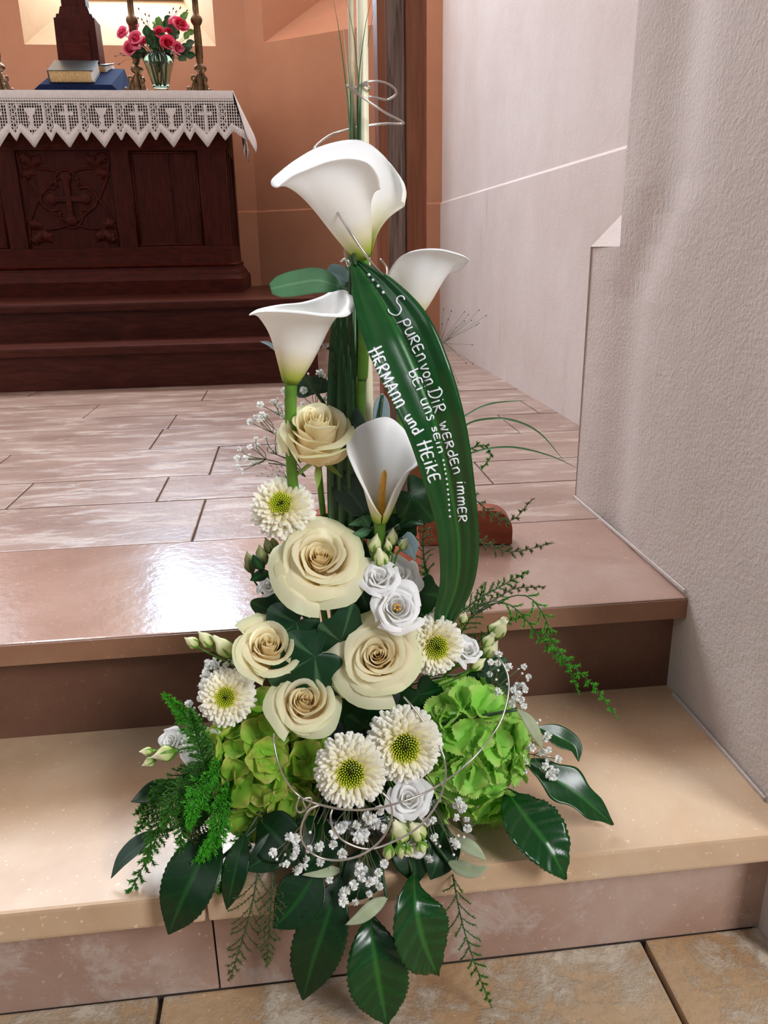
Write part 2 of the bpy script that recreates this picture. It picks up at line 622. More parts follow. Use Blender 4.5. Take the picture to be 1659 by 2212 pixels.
def slab(parent, name, x0, x1, y0, y1, z0, z1, mat, gap=0.0022, bev=0.0025, jit=0.0008):
    mb = MB()
    dz = rnd.uniform(-jit, jit)
    mb.box((x0 + gap, y0 + gap, z0), (x1 - gap, y1 - gap, z1 + dz), bev)
    return mb.build(name, mat, parent, smooth=False)


Z1, Z2 = 0.163, 0.325
# nave floor, flags meeting the lowest riser
fl = struct(thing('floor', 'rough yellow limestone flags at the foot of the steps', None, (0, 0, 0)))
MB().box((-3.2, -2.2, -0.20), (3.2, 0.70, -0.012)).build('bed', M['grout'], fl, False)
for (x0, x1) in ((-3.2, -2.1), (-2.1, -1.15), (-1.15, -0.183), (-0.183, 0.374), (0.374, 1.3)):
    slab(fl, 'flagstone', x0, x1, 0.02, 0.679, -0.03, 0.0, M['slab_rough'], 0.003, 0.003)
for k, y0 in enumerate((-0.6, -1.2, -1.8)):
    for j in range(6):
        x0 = -3.2 + j * 0.95 - 0.3 * (k % 2)
        slab(fl, 'flagstone', x0, x0 + 0.95, y0, y0 + 0.62, -0.03, 0.0, M['slab_rough'], 0.004, 0.004)

# two stone steps
st = struct(thing('stone_step', 'lower limestone step with bright tread under the flowers', None, (0, 0.65, 0)))
MB().box((-2.3, 0.70, 0.0), (0.56, 1.0, Z1 - 0.04)).build('core', M['grout'], st, False)
for (x0, x1) in ((-2.3, -1.25), (-1.25, -0.1185), (-0.1185, 1.3)):
    slab(st, 'tread', x0, x1, 0.646, 0.985, Z1 - 0.037, Z1, M['tread'], 0.0015, 0.004, 0.0003)
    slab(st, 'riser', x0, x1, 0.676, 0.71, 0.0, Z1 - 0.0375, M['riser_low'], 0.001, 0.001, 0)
st = struct(thing('stone_step', 'upper limestone step with brown nosing and riser darkened for shade', None, (0, 0.93, Z1)))
for (x0, x1) in ((-2.3, -1.2), (-1.2, 0.523)):
    tilt = Matrix.Translation((0, 1.247, Z2)) @ Matrix.Rotation(0.021, 4, 'X') @ Matrix.Translation((0, -1.247, -Z2))   # added tilt, shapes the tread to catch the window glare
    MB().box((x0 + .0012, 0.9272, Z2 - 0.031), (x1 - .0012, 1.2458, Z2), 0.003, tilt).build('tread', M['tread_up'], st, False)
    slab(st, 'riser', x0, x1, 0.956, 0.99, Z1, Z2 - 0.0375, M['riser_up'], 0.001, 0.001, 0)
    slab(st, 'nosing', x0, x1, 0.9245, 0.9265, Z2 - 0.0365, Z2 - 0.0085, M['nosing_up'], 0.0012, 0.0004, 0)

# chancel floor of long stones in courses
fl2 = struct(thing('floor', 'pink limestone chancel floor of long stones in courses', None, (0, 1.2, Z2)))
MB().box((-2.3, 1.0, Z1), (0.8, 4.1, Z2 - 0.006)).build('bed', M['grout'], fl2, False)
rows = [(1.247, 1.482, (-0.183, -1.2)), (1.482, 1.658, (-0.277, 0.39, -0.556, -1.5)), (1.658, 1.918, (-0.192, -0.685, -1.6, 0.34)),
        (1.918, 2.150, (0.571, -0.36, -1.1)), (2.150, 2.345, (0.695, -0.35, -0.95)), (2.345, 2.56, (-0.62, 0.3)),
        (2.56, 2.76, (-0.3, 0.55)), (2.76, 3.02, (-0.9, 0.2)), (3.02, 3.3, (-0.5, 0.45)), (3.3, 3.62, (0.1, -0.8)), (3.62, 4.1, (-0.2, 0.5))]
for (y0, y1, js) in rows:
    xr = 0.523 if y1 < 1.36 else 0.79
    xs = [-2.3] + sorted(js) + [xr]
    for a, b in zip(xs[:-1], xs[1:]):
        slab(fl2, 'paving_stone', a, b, y0, y1, Z2 - 0.03, Z2, M['slab'], 0.0018, 0.0022)


def wall_profile(name, pts, z0, z1, mat, thick=0.25):
    """wall standing on a plan line of (x, y), with a back so that it has body"""
    mb = MB()
    n = len(pts)
    mb.grid(n - 1, 1, lambda u, v: (V((pts[round(u * (n - 1))][0], pts[round(u * (n - 1))][1], z0 + (z1 - z0) * v)), 0))
    return mb


# right wall beside the steps: plan outline with slightly bulging face and hollow by the corner
def near_wall(sign, xw, name, label):
    o = struct(thing(name, label, None, (xw, 0.5, 0)))
    def xx(y, z=0.0):
        k = min(1, max(0, (z - .70) / .16))
        return xw + sign * (0.013 * math.exp(-((y - 1.20 + .10 * k) / 0.07) ** 2) + .003 * math.sin(y * 9 + z * 2))
    n = 40
    zs = [-.02, .2, .4, .6, .7, .74, .78, .82, .86, 1.2, 2.0, 7.2]
    mb = MB()
    mb.grid(n, 11, lambda u, v: (V((xx(.62 + .632 * u, zs[round(v * 11)]), .62 + .632 * u, zs[round(v * 11)])), 0))
    x0, x1 = xx(1.252, .777), xw + sign * .34
    zl = [-.02, .3, .6, .70, .74, .777]
    mb.grid(6, 5, lambda u, v: (V((xx(1.252 + .12 * u, zl[round(v * 5)]), 1.252 + .12 * u, zl[round(v * 5)])), 0))
    def quad(*p):
        b = len(mb.v)
        for q in p:
            mb.vert(q)
        mb.f.append((b, b + 1, b + 2, b + 3))
    quad((x0, 1.252, .777), (x1, 1.252, 1.117), (x1, 1.252, 7.2), (x0, 1.252, 7.2))
    quad((xw, 1.372, -.02), (x1, 1.372, -.02), (x1, 1.372, 1.117), (xw, 1.372, .777))
    quad((x0, 1.252, .777), (xw, 1.372, .777), (x1, 1.372, 1.117), (x1, 1.252, 1.117))
    quad((xx(.62), .62, -.02), (xw + sign * .9, .62, -.02), (xw + sign * .9, .62, 7.2), (xx(.62), .62, 7.2))
    quad((x1, .62, -.02), (x1, 1.372, -.02), (x1, 1.372, 7.2), (x1, .62, 7.2))
    mb.build('face', M['wall'], o, smooth=False)
    return o


near_wall(1, 0.52, 'wall_right', 'pale rough plastered wall at the right of the stone steps')
near_wall(-1, -2.02, 'wall_left', 'pale plastered wall at the left end of the stone steps')


def upright(name, label, A, B, mat, dado=0.985, win=None, rev='reveal', top=7.2, thick=0.42, ledge=True):
    """plastered wall from plan point A to plan point B (inside on the left of A>B), optional splayed window"""
    A, B = V((A[0], A[1], 0)), V((B[0], B[1], 0))
    L = (B - A).length
    ux = (B - A).normalized()
    out = V((ux.y, -ux.x, 0))
    if out.y < 0 and abs(out.y) > 0.3:
        out = -out
    def W3(u, d, z):
        return A + ux * u + out * d + V((0, 0, z))
    o = struct(thing(name, label, None, (A + B) * 0.5))
    mb = MB()
    def quad(*p):
        b = len(mb.v)
        for q in p:
            mb.vert(q)
        mb.f.append((b, b + 1, b + 2, b + 3))
    us = [0, L]
    if win:
        u0, u1, z0, z1 = win
        quad(W3(0, 0, dado), W3(L, 0, dado), W3(L, 0, z0), W3(0, 0, z0))
        quad(W3(0, 0, z0), W3(u0, 0, z0), W3(u0, 0, z1), W3(0, 0, z1))
        quad(W3(u1, 0, z0), W3(L, 0, z0), W3(L, 0, z1), W3(u1, 0, z1))
        quad(W3(0, 0, z1), W3(L, 0, z1), W3(L, 0, top), W3(0, 0, top))
    else:
        quad(W3(0, 0, dado), W3(L, 0, dado), W3(L, 0, top), W3(0, 0, top))
    mb.build('face', mat, o, smooth=False)
    mb = MB()
    d = 0.008
    zb = 0.15
    quad(W3(0, -d, zb), W3(L, -d, zb), W3(L, -d, dado - 0.006), W3(0, -d, dado - 0.006))
    mb.build('lower_face', mat, o, smooth=False)
    mb = MB()
    quad(W3(0, -d, dado - 0.006), W3(L, -d, dado - 0.006), W3(L, 0, dado + 0.002), W3(0, 0, dado + 0.002))
    mb.build('dado_ledge', mat, o, smooth=False)
    # outside skin
    mb = MB()
    quad(W3(0, thick + .05, zb), W3(L, thick + .05, zb), W3(L, thick + .05, dado), W3(0, thick + .05, dado))
    mb.build('outer_face', M['wall'], o, smooth=False)
    if win:
        mb = MB()
        a, b_, c, e = u0 + 0.19, u1 - 0.19, z0 + 0.31, z1 - 0.12
        quad(W3(u0, 0, z0), W3(u1, 0, z0), W3(b_, thick, c), W3(a, thick, c))
        mb.build('splayed_sill', M[rev], o, smooth=False)
        mb = MB()
        quad(W3(u0, 0, z1), W3(u0, 0, z0), W3(a, thick, c), W3(a, thick, e))
        quad(W3(u1, 0, z0), W3(u1, 0, z1), W3(b_, thick, e), W3(b_, thick, c))
        quad(W3(u1, 0, z1), W3(u0, 0, z1), W3(a, thick, e), W3(b_, thick, e))
        mb.build('splayed_jamb', M[rev], o, smooth=False)
        w = struct(thing('window_%d' % (1 + sum(1 for q in COL.objects if q.name.startswith('window_') and q.parent is None)),
                         'tall leaded window deep in its splayed reveal', None, W3((u0 + u1) / 2, thick, c)))
        mb = MB()
        quad(W3(a, thick, c), W3(b_, thick, c), W3(b_, thick, e), W3(a, thick, e))
        mb.build('pane', M['pane'], w, smooth=False)
        mb = MB()
        mb.tube([W3(a, thick - .01, c + .008), W3(b_, thick - .01, c + .008)], 0.012, 4)
        mb.tube([W3(a, thick - .01, e), W3(b_, thick - .01, e)], 0.012, 4)
        mb.tube([W3(a, thick - .01, c), W3(a, thick - .01, e)], 0.012, 4)
        mb.tube([W3(b_, thick - .01, c), W3(b_, thick - .01, e)], 0.012, 4)
        mb.tube([W3((a + b_) / 2, thick - .01, c), W3((a + b_) / 2, thick - .01, e)], 0.007, 4)
        for i in range(1, 14):
            z = c + (e - c) * i / 14
            mb.tube([W3(a, thick - .01, z), W3(b_, thick - .01, z)], 0.005, 4)
        mb.build('lead_frame', M['lead'], w)
    return o


upright('wall_right', 'pale chancel wall with dado ledge beyond the right wall corner', (0.76, 1.2), (0.75, 3.97), M['wall_far'])
upright('wall_back', 'salmon wall facet behind the wooden post', (0.75, 3.97), (-0.15, 4.6), M['apse'], win=(0.14, 0.99, 1.775, 6.2), rev='apse')
upright('wall_back', 'salmon wall with deep window behind the altar', (-0.15, 4.6), (-1.38, 4.6), M['apse'], win=(0.155, 1.09, 1.772, 6.2))
upright('wall_left', 'salmon wall facet at the left of the altar', (-1.38, 4.6), (-2.26, 3.97), M['apse'], win=(0.12, 0.97, 1.775, 6.2), rev='apse')
upright('wall_left', 'pale chancel wall at the left of the altar', (-2.26, 3.97), (-2.27, 1.2), M['wall_far'])
o = struct(MB().box((-2.7, 1.1, 7.15), (1.2, 5.1, 7.3)).build('ceiling', M['wall_far'], None, False))
# fillet of mortar along the foot of the right wall
tr = MB()
tr.prism([V((0.519, 0.70, Z1)), V((0.519, 0.93, Z1)), V((0.519, 0.93, Z1 + .005)), V((0.519, 0.70, Z1 + .005))], V((-0.003, 0, 0)))
tr.prism([V((0.519, 0.93, Z2)), V((0.519, 1.37, Z2)), V((0.519, 1.37, Z2 + .004)), V((0.519, 0.93, Z2 + .004))], V((-0.003, 0, 0)))
struct(tr.build('baseboard_right', M['wall'], None, False))

# ================================================================== altar and what stands on it
def moulded(mb, x0, x1, y, prof, side=True, depth=0.7):
    """profile of (offset, z) swept along the front and round the right end"""
    n = len(prof)
    b = len(mb.v)
    for (d, z) in prof:
        mb.vert((x0, y - d, z)); mb.vert((x1 + d, y - d, z)); mb.vert((x1 + d, y + depth, z)); mb.vert((x0, y + depth, z))
    for i in range(n - 1):
        for k in range(3):
            mb.f.append((b + i * 4 + k, b + i * 4 + k + 1, b + (i + 1) * 4 + k + 1, b + (i + 1) * 4 + k))
        mb.f.append((b + i * 4 + 3, b + i * 4, b + (i + 1) * 4, b + (i + 1) * 4 + 3))
    mb.f.append((b, b + 1, b + 2, b + 3))
    e = b + (n - 1) * 4
    mb.f.append((e + 3, e + 2, e + 1, e))


# wooden altar steps
ZA1, ZA2 = 0.475, 0.608
Y_A1, Y_A2 = 2.85, 3.07
sw = thing('altar_step', 'lower dark wooden step in front of the altar', 'step', (-0.9, Y_A1, Z2))
MB().box((-1.76, Y_A1 + 0.02, Z2), (0.09, 4.30, ZA1 - 0.03)).build('riser', M['step_wood'], sw, False)
MB().box((-1.78, Y_A1, ZA1 - 0.03), (0.105, 4.30, ZA1), 0.008).build('tread', M['step_wood'], sw, False)
sw = thing('altar_step', 'upper dark wooden step carrying the altar', 'step', (-0.9, Y_A2, ZA1))
MB().box((-1.76, Y_A2 + 0.02, ZA1 - .001), (0.085, 4.30, ZA2 - 0.03)).build('riser', M['step_wood'], sw, False)
MB().box((-1.78, Y_A2, ZA2 - 0.03), (0.10, 4.30, ZA2), 0.008).build('tread', M['step_wood'], sw, False)

YA = 3.68                       # front face of the altar body
XC, XR, XL = -0.905, -0.243, -1.567

ZT = 1.400                      # top of the altar table
al = thing('altar', 'dark carved mahogany altar under a white lace cloth', 'altar', (XC, YA, ZA2))
mb = MB()
moulded(mb, XL - .04, XR, YA, [(0.045, ZA2), (0.045, ZA2 + .058), (0.030, ZA2 + .075), (0.026, ZA2 + .085), (0.012, ZA2 + .10), (0.010, ZA2 + .11), (0.016, ZA2 + .118), (0.002, ZA2 + .126), (0.0, ZA2 + .16)])
mb.build('plinth', M['mahogany'], al, False)
mb = MB()
mb.box((XL, YA + .018, ZA2 + .15), (XR - .018, YA + .72, ZT - .05))
mb.build('body', M['mahogany_v'], al, False)
zt, zb = 1.345, 0.75
zp0, zp1 = 0.803, 1.19
for (x0, x1, z0, z1, nm) in ((XL, XR, zp1, ZT - .05, 'rail'), (XL, XR, ZA2 + .14, zp0, 'rail')):
    MB().box((x0, YA, z0), (x1, YA + .03, z1), 0.003).build(nm, M['mahogany'], al, False)
px_c = (XC - 0.19, XC + 0.19)
for (x0, x1) in ((XL, XL + .09), (px_c[0] - .075, px_c[0]), (px_c[1], px_c[1] + .075), (XR - .11, XR)):
    MB().box((x0, YA, zp0 - .001), (x1, YA + .03, zp1 + .001), 0.003).build('stile', M['mahogany_v'], al, False)
for (x0, x1) in ((XL + .09, px_c[0] - .075), (px_c[1] + .075, XR - .11)):
    xm = (x0 + x1) / 2 + 0.02
    for a, b in ((x0, xm - .001), (xm + .001, x1)):
        MB().box((a + .012, YA + .012, zp0 + .012), (b - .0005 if b == xm - .001 else b - .012, YA + .02, zp1 - .012), 0.002).build('panel_board', M['mahogany_v'], al, False)
    mb = MB()
    for e in (0.0, 0.010):
        c = [(x0 + e, YA + .006 + e * .4, zp0 + e), (x1 - e, YA + .006 + e * .4, zp0 + e), (x1 - e, YA + .006 + e * .4, zp1 - e), (x0 + e, YA + .006 + e * .4, zp1 - e)]
        for k in range(4):
            mb.tube([c[k], c[(k + 1) % 4]], 0.005, 6)
    mb.build('panel_moulding', M['mahogany'], al)
# side face: stiles, slit panels
for (y0, y1) in ((YA + .0, YA + .11), (YA + .21, YA + .245), (YA + .36, YA + .40), (YA + .62, YA + .72)):
    MB().box((XR - .02, y0 + .001, ZA2 + .14), (XR, y1, ZT - .06), 0.003).build('stile', M['mahogany_v'], al, False)
for z0, z1 in ((ZA2 + .14, zp0), (zp1 + .02, ZT - .06)):
    MB().box((XR - .021, YA + .03, z0), (XR - .0008, YA + .7, z1), 0.002).build('rail', M['mahogany'], al, False)
mb = MB()
mb.box((XL - .03, YA - .045, ZT - .045), (XR + .05, YA + .75, ZT - .004), 0.006)
mb.build('table_top', M['mahogany'], al, False)
# carved centre panel: ground, interlaced circles, quatrefoil with cross, leaves
cp = MB()
cp.box((px_c[0], YA + .014, zp0), (px_c[1], YA + .022, zp1), 0.001)
cpo = cp.build('carved_panel', M['mahogany_v'], al, False)
zc = (zp0 + zp1) / 2 + .005
yf = YA + .012
mb = MB()
for cx_, cz_, r, a0, a1 in ((XC - .19, zp1 - .2, 0, 0, 0),):
    pass
for s in (-1, 1):
    for tz in (-1, 1):
        pts = [V((XC + s * (.185 - .37 * t), yf - .004 * math.sin(PI * t), zc + tz * (.185 - .02 - .12 * math.sin(PI * t) ** .8 * (1 if True else 0)) + tz * .0)) for t in [i / 24 for i in range(25)]]
        mb.tube([V((XC + s * (.185 - .30 * (1 - math.cos(PI / 2 * t))), yf, zc + tz * (.19 - .31 * math.sin(PI / 2 * t)))) for t in [i / 20 for i in range(21)]], 0.0055, 6)
mb.build('interlaced_band', M['mahogany'], cpo)
mb = MB()
lob = []
for k in range(4):
    a = k * PI / 2
    c = V((XC + .070 * math.cos(a), yf, zc + .070 * math.sin(a)))
    pts = [c + V((math.cos(a + t) * .045, 0, math.sin(a + t) * .045)) for t in [-2.05 + 4.1 * i / 20 for i in range(21)]]
    mb.tube(pts, 0.006, 6)
mb.build('quatrefoil', M['mahogany'], cpo)
mb = MB()
def flat_cross(mb, cx_, cz_, y, arm, armv, w, th, knob):
    mb.box((cx_ - w, y - th, cz_ - armv), (cx_ + w, y, cz_ + armv), w * .3)
    mb.box((cx_ - arm, y - th * .9, cz_ - w), (cx_ + arm, y, cz_ + w), w * .3)
    for (dx, dz) in ((arm, 0), (-arm, 0), (0, armv), (0, -armv)):
        mt = Matrix.Translation((cx_ + dx, y, cz_ + dz)) @ Matrix.Rotation(PI / 2, 4, 'X')
        mb.lathe([(knob, 0), (knob, th * .7), (knob * .6, th), (0.0002, th * 1.05)], 14, mt)
flat_cross(mb, XC, zc, YA + .014, .068, .085, .011, .014, .021)
mb.build('carved_cross', M['mahogany'], cpo, False)
for sx_ in (-1, 1):
    for sz in (-1, 1):
        for (ox, oz, ang, ln) in ((.15, .155, .8, .07), (.11, .15, 2.2, .06), (.155, .10, -.4, .06), (.165, .165, .8, .03)):
            base = V((XC + sx_ * ox, YA + .014, zc + sz * oz))
            d = V((sx_ * math.cos(ang), 0, sz * math.sin(ang)))
            sd = V((-d.z, 0, d.x))
            def lf(u, v, base=base, d=d, sd=sd, ln=ln):
                w = .022 * math.sin(PI * min(1, .1 + .88 * v)) * (1 + .3 * math.sin(v * 14))
                return base + d * ln * (v - .5) + sd * w * (2 * u - 1) + V((0, -.012 * (1 - (2 * u - 1) ** 2) * math.sin(PI * v) - .002, 0)), 0
            mb = MB()
            mb.grid(6, 8, lf)
            mb.build('carved_leaf', M['mahogany'], cpo)

# ---- lace altar cloth
YC = 3.615
XCR = -0.185
zhem0 = 1.250
cl = thing('altar_cloth', 'white crocheted lace cloth with pointed hem covering the altar', 'cloth', (XC, YC, ZT))
mb = MB()
mb.box((-1.60, YC + .006, ZT - .004), (XCR, YA + .69, ZT + .002), 0.002)
mb.build('cloth_top', M['linen'], cl, False)
PER = 0.2745
x_cross = P(443, 240, YC).x              # centre of the right hand cross panel
def hem(x, zbase=zhem0):
    t = ((x - x_cross) / (PER / 2)) % 2.0          # 0 cross, 1 chalice (two motifs per repeat of lattice)
    q = (x - x_cross) / (PER / 2)
    f = q - math.floor(q + .5)                     # -0.5 .. 0.5 around each motif panel
    a = abs(f)
    if a < .345:
        d = .062 * (1 - a / .345)
    else:
        d = .037 * (1 - (.5 - a) / .155)
    return zbase - d * 1.0
NX = 260
x0_, x1_ = -1.60, XCR
mb = MB()
ztop = ZT + .001
def flr(x, v):
    return x + .046 * v * max(0, 1 - (XCR - x) / .075) ** 2
mb.grid(NX, 6, lambda u, v: (V((flr(x0_ + (x1_ - x0_) * u, v), YC - .012 * v - .004 * math.sin(u * 60) * v, (ztop - .028) + (hem(x0_ + (x1_ - x0_) * u) - ztop + .028) * v)), 0))
mb.build('lace_net', M['lace'], cl)
def zed(v, x):
    return (ztop - .028) + (hem(x) - ztop + .028) * v
def wavey(x, z):
    v = (ztop - .028 - z) / .2
    u = (x - x0_) / (x1_ - x0_)
    return YC - .012 * v - .004 * math.sin(u * 60) * v - .0016
mb = MB()
mb.grid(60, 3, lambda u, v: (V((x0_ + (x1_ - x0_) * u, YC + .004 - .004 * min(1, v * 2), ztop + .001 - .030 * v)), 0))
mb.build('cloth_band', M['linen'], cl)
mb = MB()
mb.grid(NX, 2, lambda u, v: (V((flr(x0_ + (x1_ - x0_) * u, 1 - v * .2), wavey(x0_ + (x1_ - x0_) * u, hem(x0_ + (x1_ - x0_) * u)) , hem(x0_ + (x1_ - x0_) * u) + .030 * v + .018 * v * max(0, 1 - abs(((x0_ + (x1_ - x0_) * u - x_cross) / (PER / 2) + .5) % 1 - .5) / .3))), 0))
mb.build('hem_border', M['linen'], cl, solid=0.0015)
def strip(mb, pts, w):
    for a, b in zip(pts[:-1], pts[1:]):
        a3 = V((a[0], wavey(*a), a[1])); b3 = V((b[0], wavey(*b), b[1]))
        d = (b3 - a3).normalized(); n = V((-d.z, 0, d.x)) * w
        mb.prism([a3 + n, a3 - n, b3 - n, b3 + n], V((0, -.0014, 0)))
def poly(mb, pts):
    mb.prism([V((x, wavey(x, z), z)) for x, z in pts], V((0, -.0014, 0)))
mb = MB()
for z in (ztop - .036, ztop - .046):
    strip(mb, [(x0_ + i * (x1_ - x0_) / 40, z) for i in range(41)], .0022)
mb.build('lace_line', M['linen'], cl, False)
zt_, zb_ = ztop - .052, ztop - .150
k = -12
while True:
    xc = x_cross + k * PER / 2
    if xc > XCR - .02:
        break
    k += 1
    if xc < x0_ + .08:
        continue
    if (k - 1) % 2 == 0:      # cross
        mb = MB()
        cz = zt_ - .040
        w = .0058
        poly(mb, [(xc - w, cz - .062), (xc + w, cz - .062), (xc + w, cz + .036), (xc - w, cz + .036)])
        poly(mb, [(xc - .024, cz - w + .006), (xc + .024, cz - w + .006), (xc + .024, cz + w + .006), (xc - .024, cz + w + .006)])
        for (dx, dz) in ((-.021, .006), (.021, .006), (0, .034)):
            poly(mb, [(xc + dx + .009 * math.cos(a), cz + dz + .009 * math.sin(a)) for a in (0, PI / 2, PI, 3 * PI / 2)])
        poly(mb, [(xc - .014, cz - .064), (xc + .014, cz - .064), (xc + .010, cz - .056), (xc - .010, cz - .056)])
        mb.build('lace_cross', M['linen'], cl, False)
    else:                      # chalice
        mb = MB()
        cz = zt_ - .012
        poly(mb, [(xc - .024, cz), (xc + .024, cz), (xc + .021, cz - .010), (xc + .012, cz - .026), (xc + .005, cz - .034), (xc - .005, cz - .034), (xc - .012, cz - .026), (xc - .021, cz - .010)])
        poly(mb, [(xc - .005, cz - .033), (xc + .005, cz - .033), (xc + .012, cz - .044), (xc + .005, cz - .056), (xc - .005, cz - .056), (xc - .012, cz - .044)])
        poly(mb, [(xc - .005, cz - .055), (xc + .005, cz - .055), (xc + .012, cz - .070), (xc + .027, cz - .080), (xc - .027, cz - .080), (xc - .012, cz - .070)])
        mb.build('lace_chalice', M['linen'], cl, False)
    mb = MB()
    for s in (-1, 1):
        strip(mb, [(xc + s * .034, zt_), (xc + s * .046, zt_), (xc + s * .046, zt_ - .014)], .0018)
        strip(mb, [(xc + s * .046, zt_ - .072), (xc + s * .004, zt_ - .112)], .005)
        strip(mb, [(xc + s * .050, zt_ + .004), (xc + s * .050, zb_ - .002)], .0016)
    mb.build('lace_corner', M['linen'], cl, False)
    xl = xc + PER / 4
    if xl < XCR - .01:
        mb = MB()
        for s in (-1, 1):
            strip(mb, [(xl + s * .016, zt_ + .004), (xl + s * .016, zb_ - .002)], .0014)
        for i in range(4):
            z = zt_ - i * .025
            strip(mb, [(xl - .014, z), (xl + .014, z - .023)], .0013)
            strip(mb, [(xl + .014, z), (xl - .014, z - .023)], .0013)
        mb.build('lace_lattice', M['linen'], cl, False)
# side drop with the flared corner
mb = MB()
def side(u, v):
    y = YC + u * .75
    x = XCR + .001 + v * (.046 + .030 * math.sin(min(1, u / .16) * PI) - .030 * min(1, max(0, (u - .08) / .4))) + .006 * math.sin(u * 22) * v * min(1, u * 12)
    h_ = hem(x_cross + PER / 4 + u * .86 + .02, 1.225) + .028 * (1 - math.exp(-((u - .0) / .10) ** 2))
    return V((x, y - .02 * v * (1 - u), ztop + (h_ - ztop) * v)), 0
mb.grid(90, 8, side)
mb.build('side_drop', M['linen'], cl, solid=0.0015)


# ---- candlesticks
def candlestick(px, y, label):
    b = P(px, 188, y)
    o = thing('candlestick', label, 'candlestick', (b.x, y, ZT + .002), 'brass candlesticks on the altar')
    zb0 = ZT + .002
    T = Matrix.Translation((b.x, y, zb0))
    mb = MB()
    prof = [(.020, 0), (.022, .03), (.019, .055), (.012, .068), (.010, .075), (.021, .082), (.026, .092), (.021, .102), (.011, .110), (.014, .118), (.013, .126),
            (.0155, .130), (.0155, .2), (.0135, .245), (.015, .247), (.022, .258), (.024, .268), (.020, .278), (.0125, .285), (.0125, .30), (.0115, .40), (.017, .403), (.019, .412), (.012, .42),
            (.0115, .46), (.016, .47), (.034, .49), (.036, .496), (.012, .498)]
    mb.lathe(prof, 14, T)
    mb.build('shaft', M['brass'], o)
    for k in range(3):
        a = -PI / 2 + k * 2 * PI / 3 + .5
        d = V((math.cos(a), math.sin(a), 0))
        c = V((b.x, y, zb0))
        mb = MB()
        mb.tube(cat([c + d * .012 + V((0, 0, .07)), c + d * .030 + V((0, 0, .045)), c + d * .048 + V((0, 0, .008)), c + d * .058 + V((0, 0, .012)), c + d * .054 + V((0, 0, .024)), c + d * .046 + V((0, 0, .018))], 5), .0045, 6)
        mb.tube(cat([c + d * .016 + V((0, 0, .055)), c + d * .034 + V((0, 0, .066)), c + d * .038 + V((0, 0, .052)), c + d * .028 + V((0, 0, .044)), c + d * .030 + V((0, 0, .03))], 5), .004, 6)
        mb.prism([c + d * .012 + V((0, 0, .06)), c + d * .012, c + d * .042 + V((0, 0, .0)), c + d * .022 + V((0, 0, .05))], V((-d.y, d.x, 0)) * .004)
        mb.build('scroll_foot', M['brass'], o)
    mb = MB()
    mb.lathe([(.011, .495), (.011, .80), (.009, .806), (.001, .808)], 12, T)
    mb.build('candle', M['candle'], o)
    return o


candlestick(3, 3.69, 'brass candlestick at the left, left of the blue cushion')
candlestick(300, 3.71, 'brass candlestick behind the vase of pink roses')
candlestick(436, 3.69, 'brass candlestick nearest the right altar corner')

# ---- crucifix base behind the books
cb = P(176, 120, 3.98)
o = thing('crucifix', 'dark wooden crucifix foot behind the closed book on the altar', 'crucifix', (cb.x, 3.98, ZT + .002))
x, y = cb.x, 3.98
tw = .080
mb = MB()
def fr(w0, d0, z0, w1, d1, z1):
    b = len(mb.v)
    for (w, d, z) in ((w0, d0, z0), (w1, d1, z1)):
        for sx_, sy in ((-1, -1), (1, -1), (1, 1), (-1, 1)):
            mb.vert((x + sx_ * w, y + sy * d, z))
    for k in range(4):
        mb.f.append((b + k, b + (k + 1) % 4, b + 4 + (k + 1) % 4, b + 4 + k))
    mb.f.append((b + 3, b + 2, b + 1, b)); mb.f.append((b + 4, b + 5, b + 6, b + 7))
z0 = ZT + .002
fr(.105, .075, z0, .105, .075, z0 + .03)
fr(.088, .062, z0 + .03, .083, .058, z0 + .325)
fr(.076, .052, z0 + .325, .072, .048, z0 + .342)
fr(.064, .042, z0 + .342, .056, .036, z0 + .372)
fr(.050, .034, z0 + .372, .050, .034, z0 + .52)
mb.build('foot', M['mahogany_v'], o, False)
mb = MB()
fr(.026, .018, z0 + .52, .024, .016, z0 + 1.35)
mb.box((x - .22, y - .016, z0 + 1.06), (x + .22, y + .016, z0 + 1.11), .004)
mb.build('cross', M['mahogany_v'], o, False)
mb = MB()
mb.box((x - .055, y - .066, z0 + .07), (x + .055, y - .056, z0 + .28), .004)
mb.build('front_panel', M['mahogany'], o, False)

# ---- blue velvet covered book rest with books
def hexa(mb, bot, top):
    b = len(mb.v)
    for p in bot + top:
        mb.vert(p)
    for k in range(4):
        mb.f.append((b + k, b + (k + 1) % 4, b + 4 + (k + 1) % 4, b + 4 + k))
    mb.f.append((b + 3, b + 2, b + 1, b)); mb.f.append((b + 4, b + 5, b + 6, b + 7))
yb = 3.70
xa, xb_ = P(62, 188, yb).x, P(262, 188, yb).x
za = ZT + .002
o = thing('book_rest', 'low dark blue velvet covered rest under the open air books', 'book rest', ((xa + xb_) / 2, yb, za))
o['label'] = 'low book rest draped in dark blue velvet on the lace cloth'
mb = MB()
tl, tr_ = P(82, 171, yb).x, P(238, 172, yb).x
hexa(mb, [(xa, yb, za), (xb_, yb, za), (xb_ + .02, yb + .25, za), (xa + .02, yb + .25, za)], [(tl, yb + .012, za + .036), (tr_, yb + .012, za + .036), (tr_ + .02, yb + .24, za + .138), (tl + .03, yb + .24, za + .138)])
mb.build('velvet_cover', M['velvet'], o, False)
def slope_z(y_):
    return za + .036 + (y_ - yb - .012) / .228 * .102
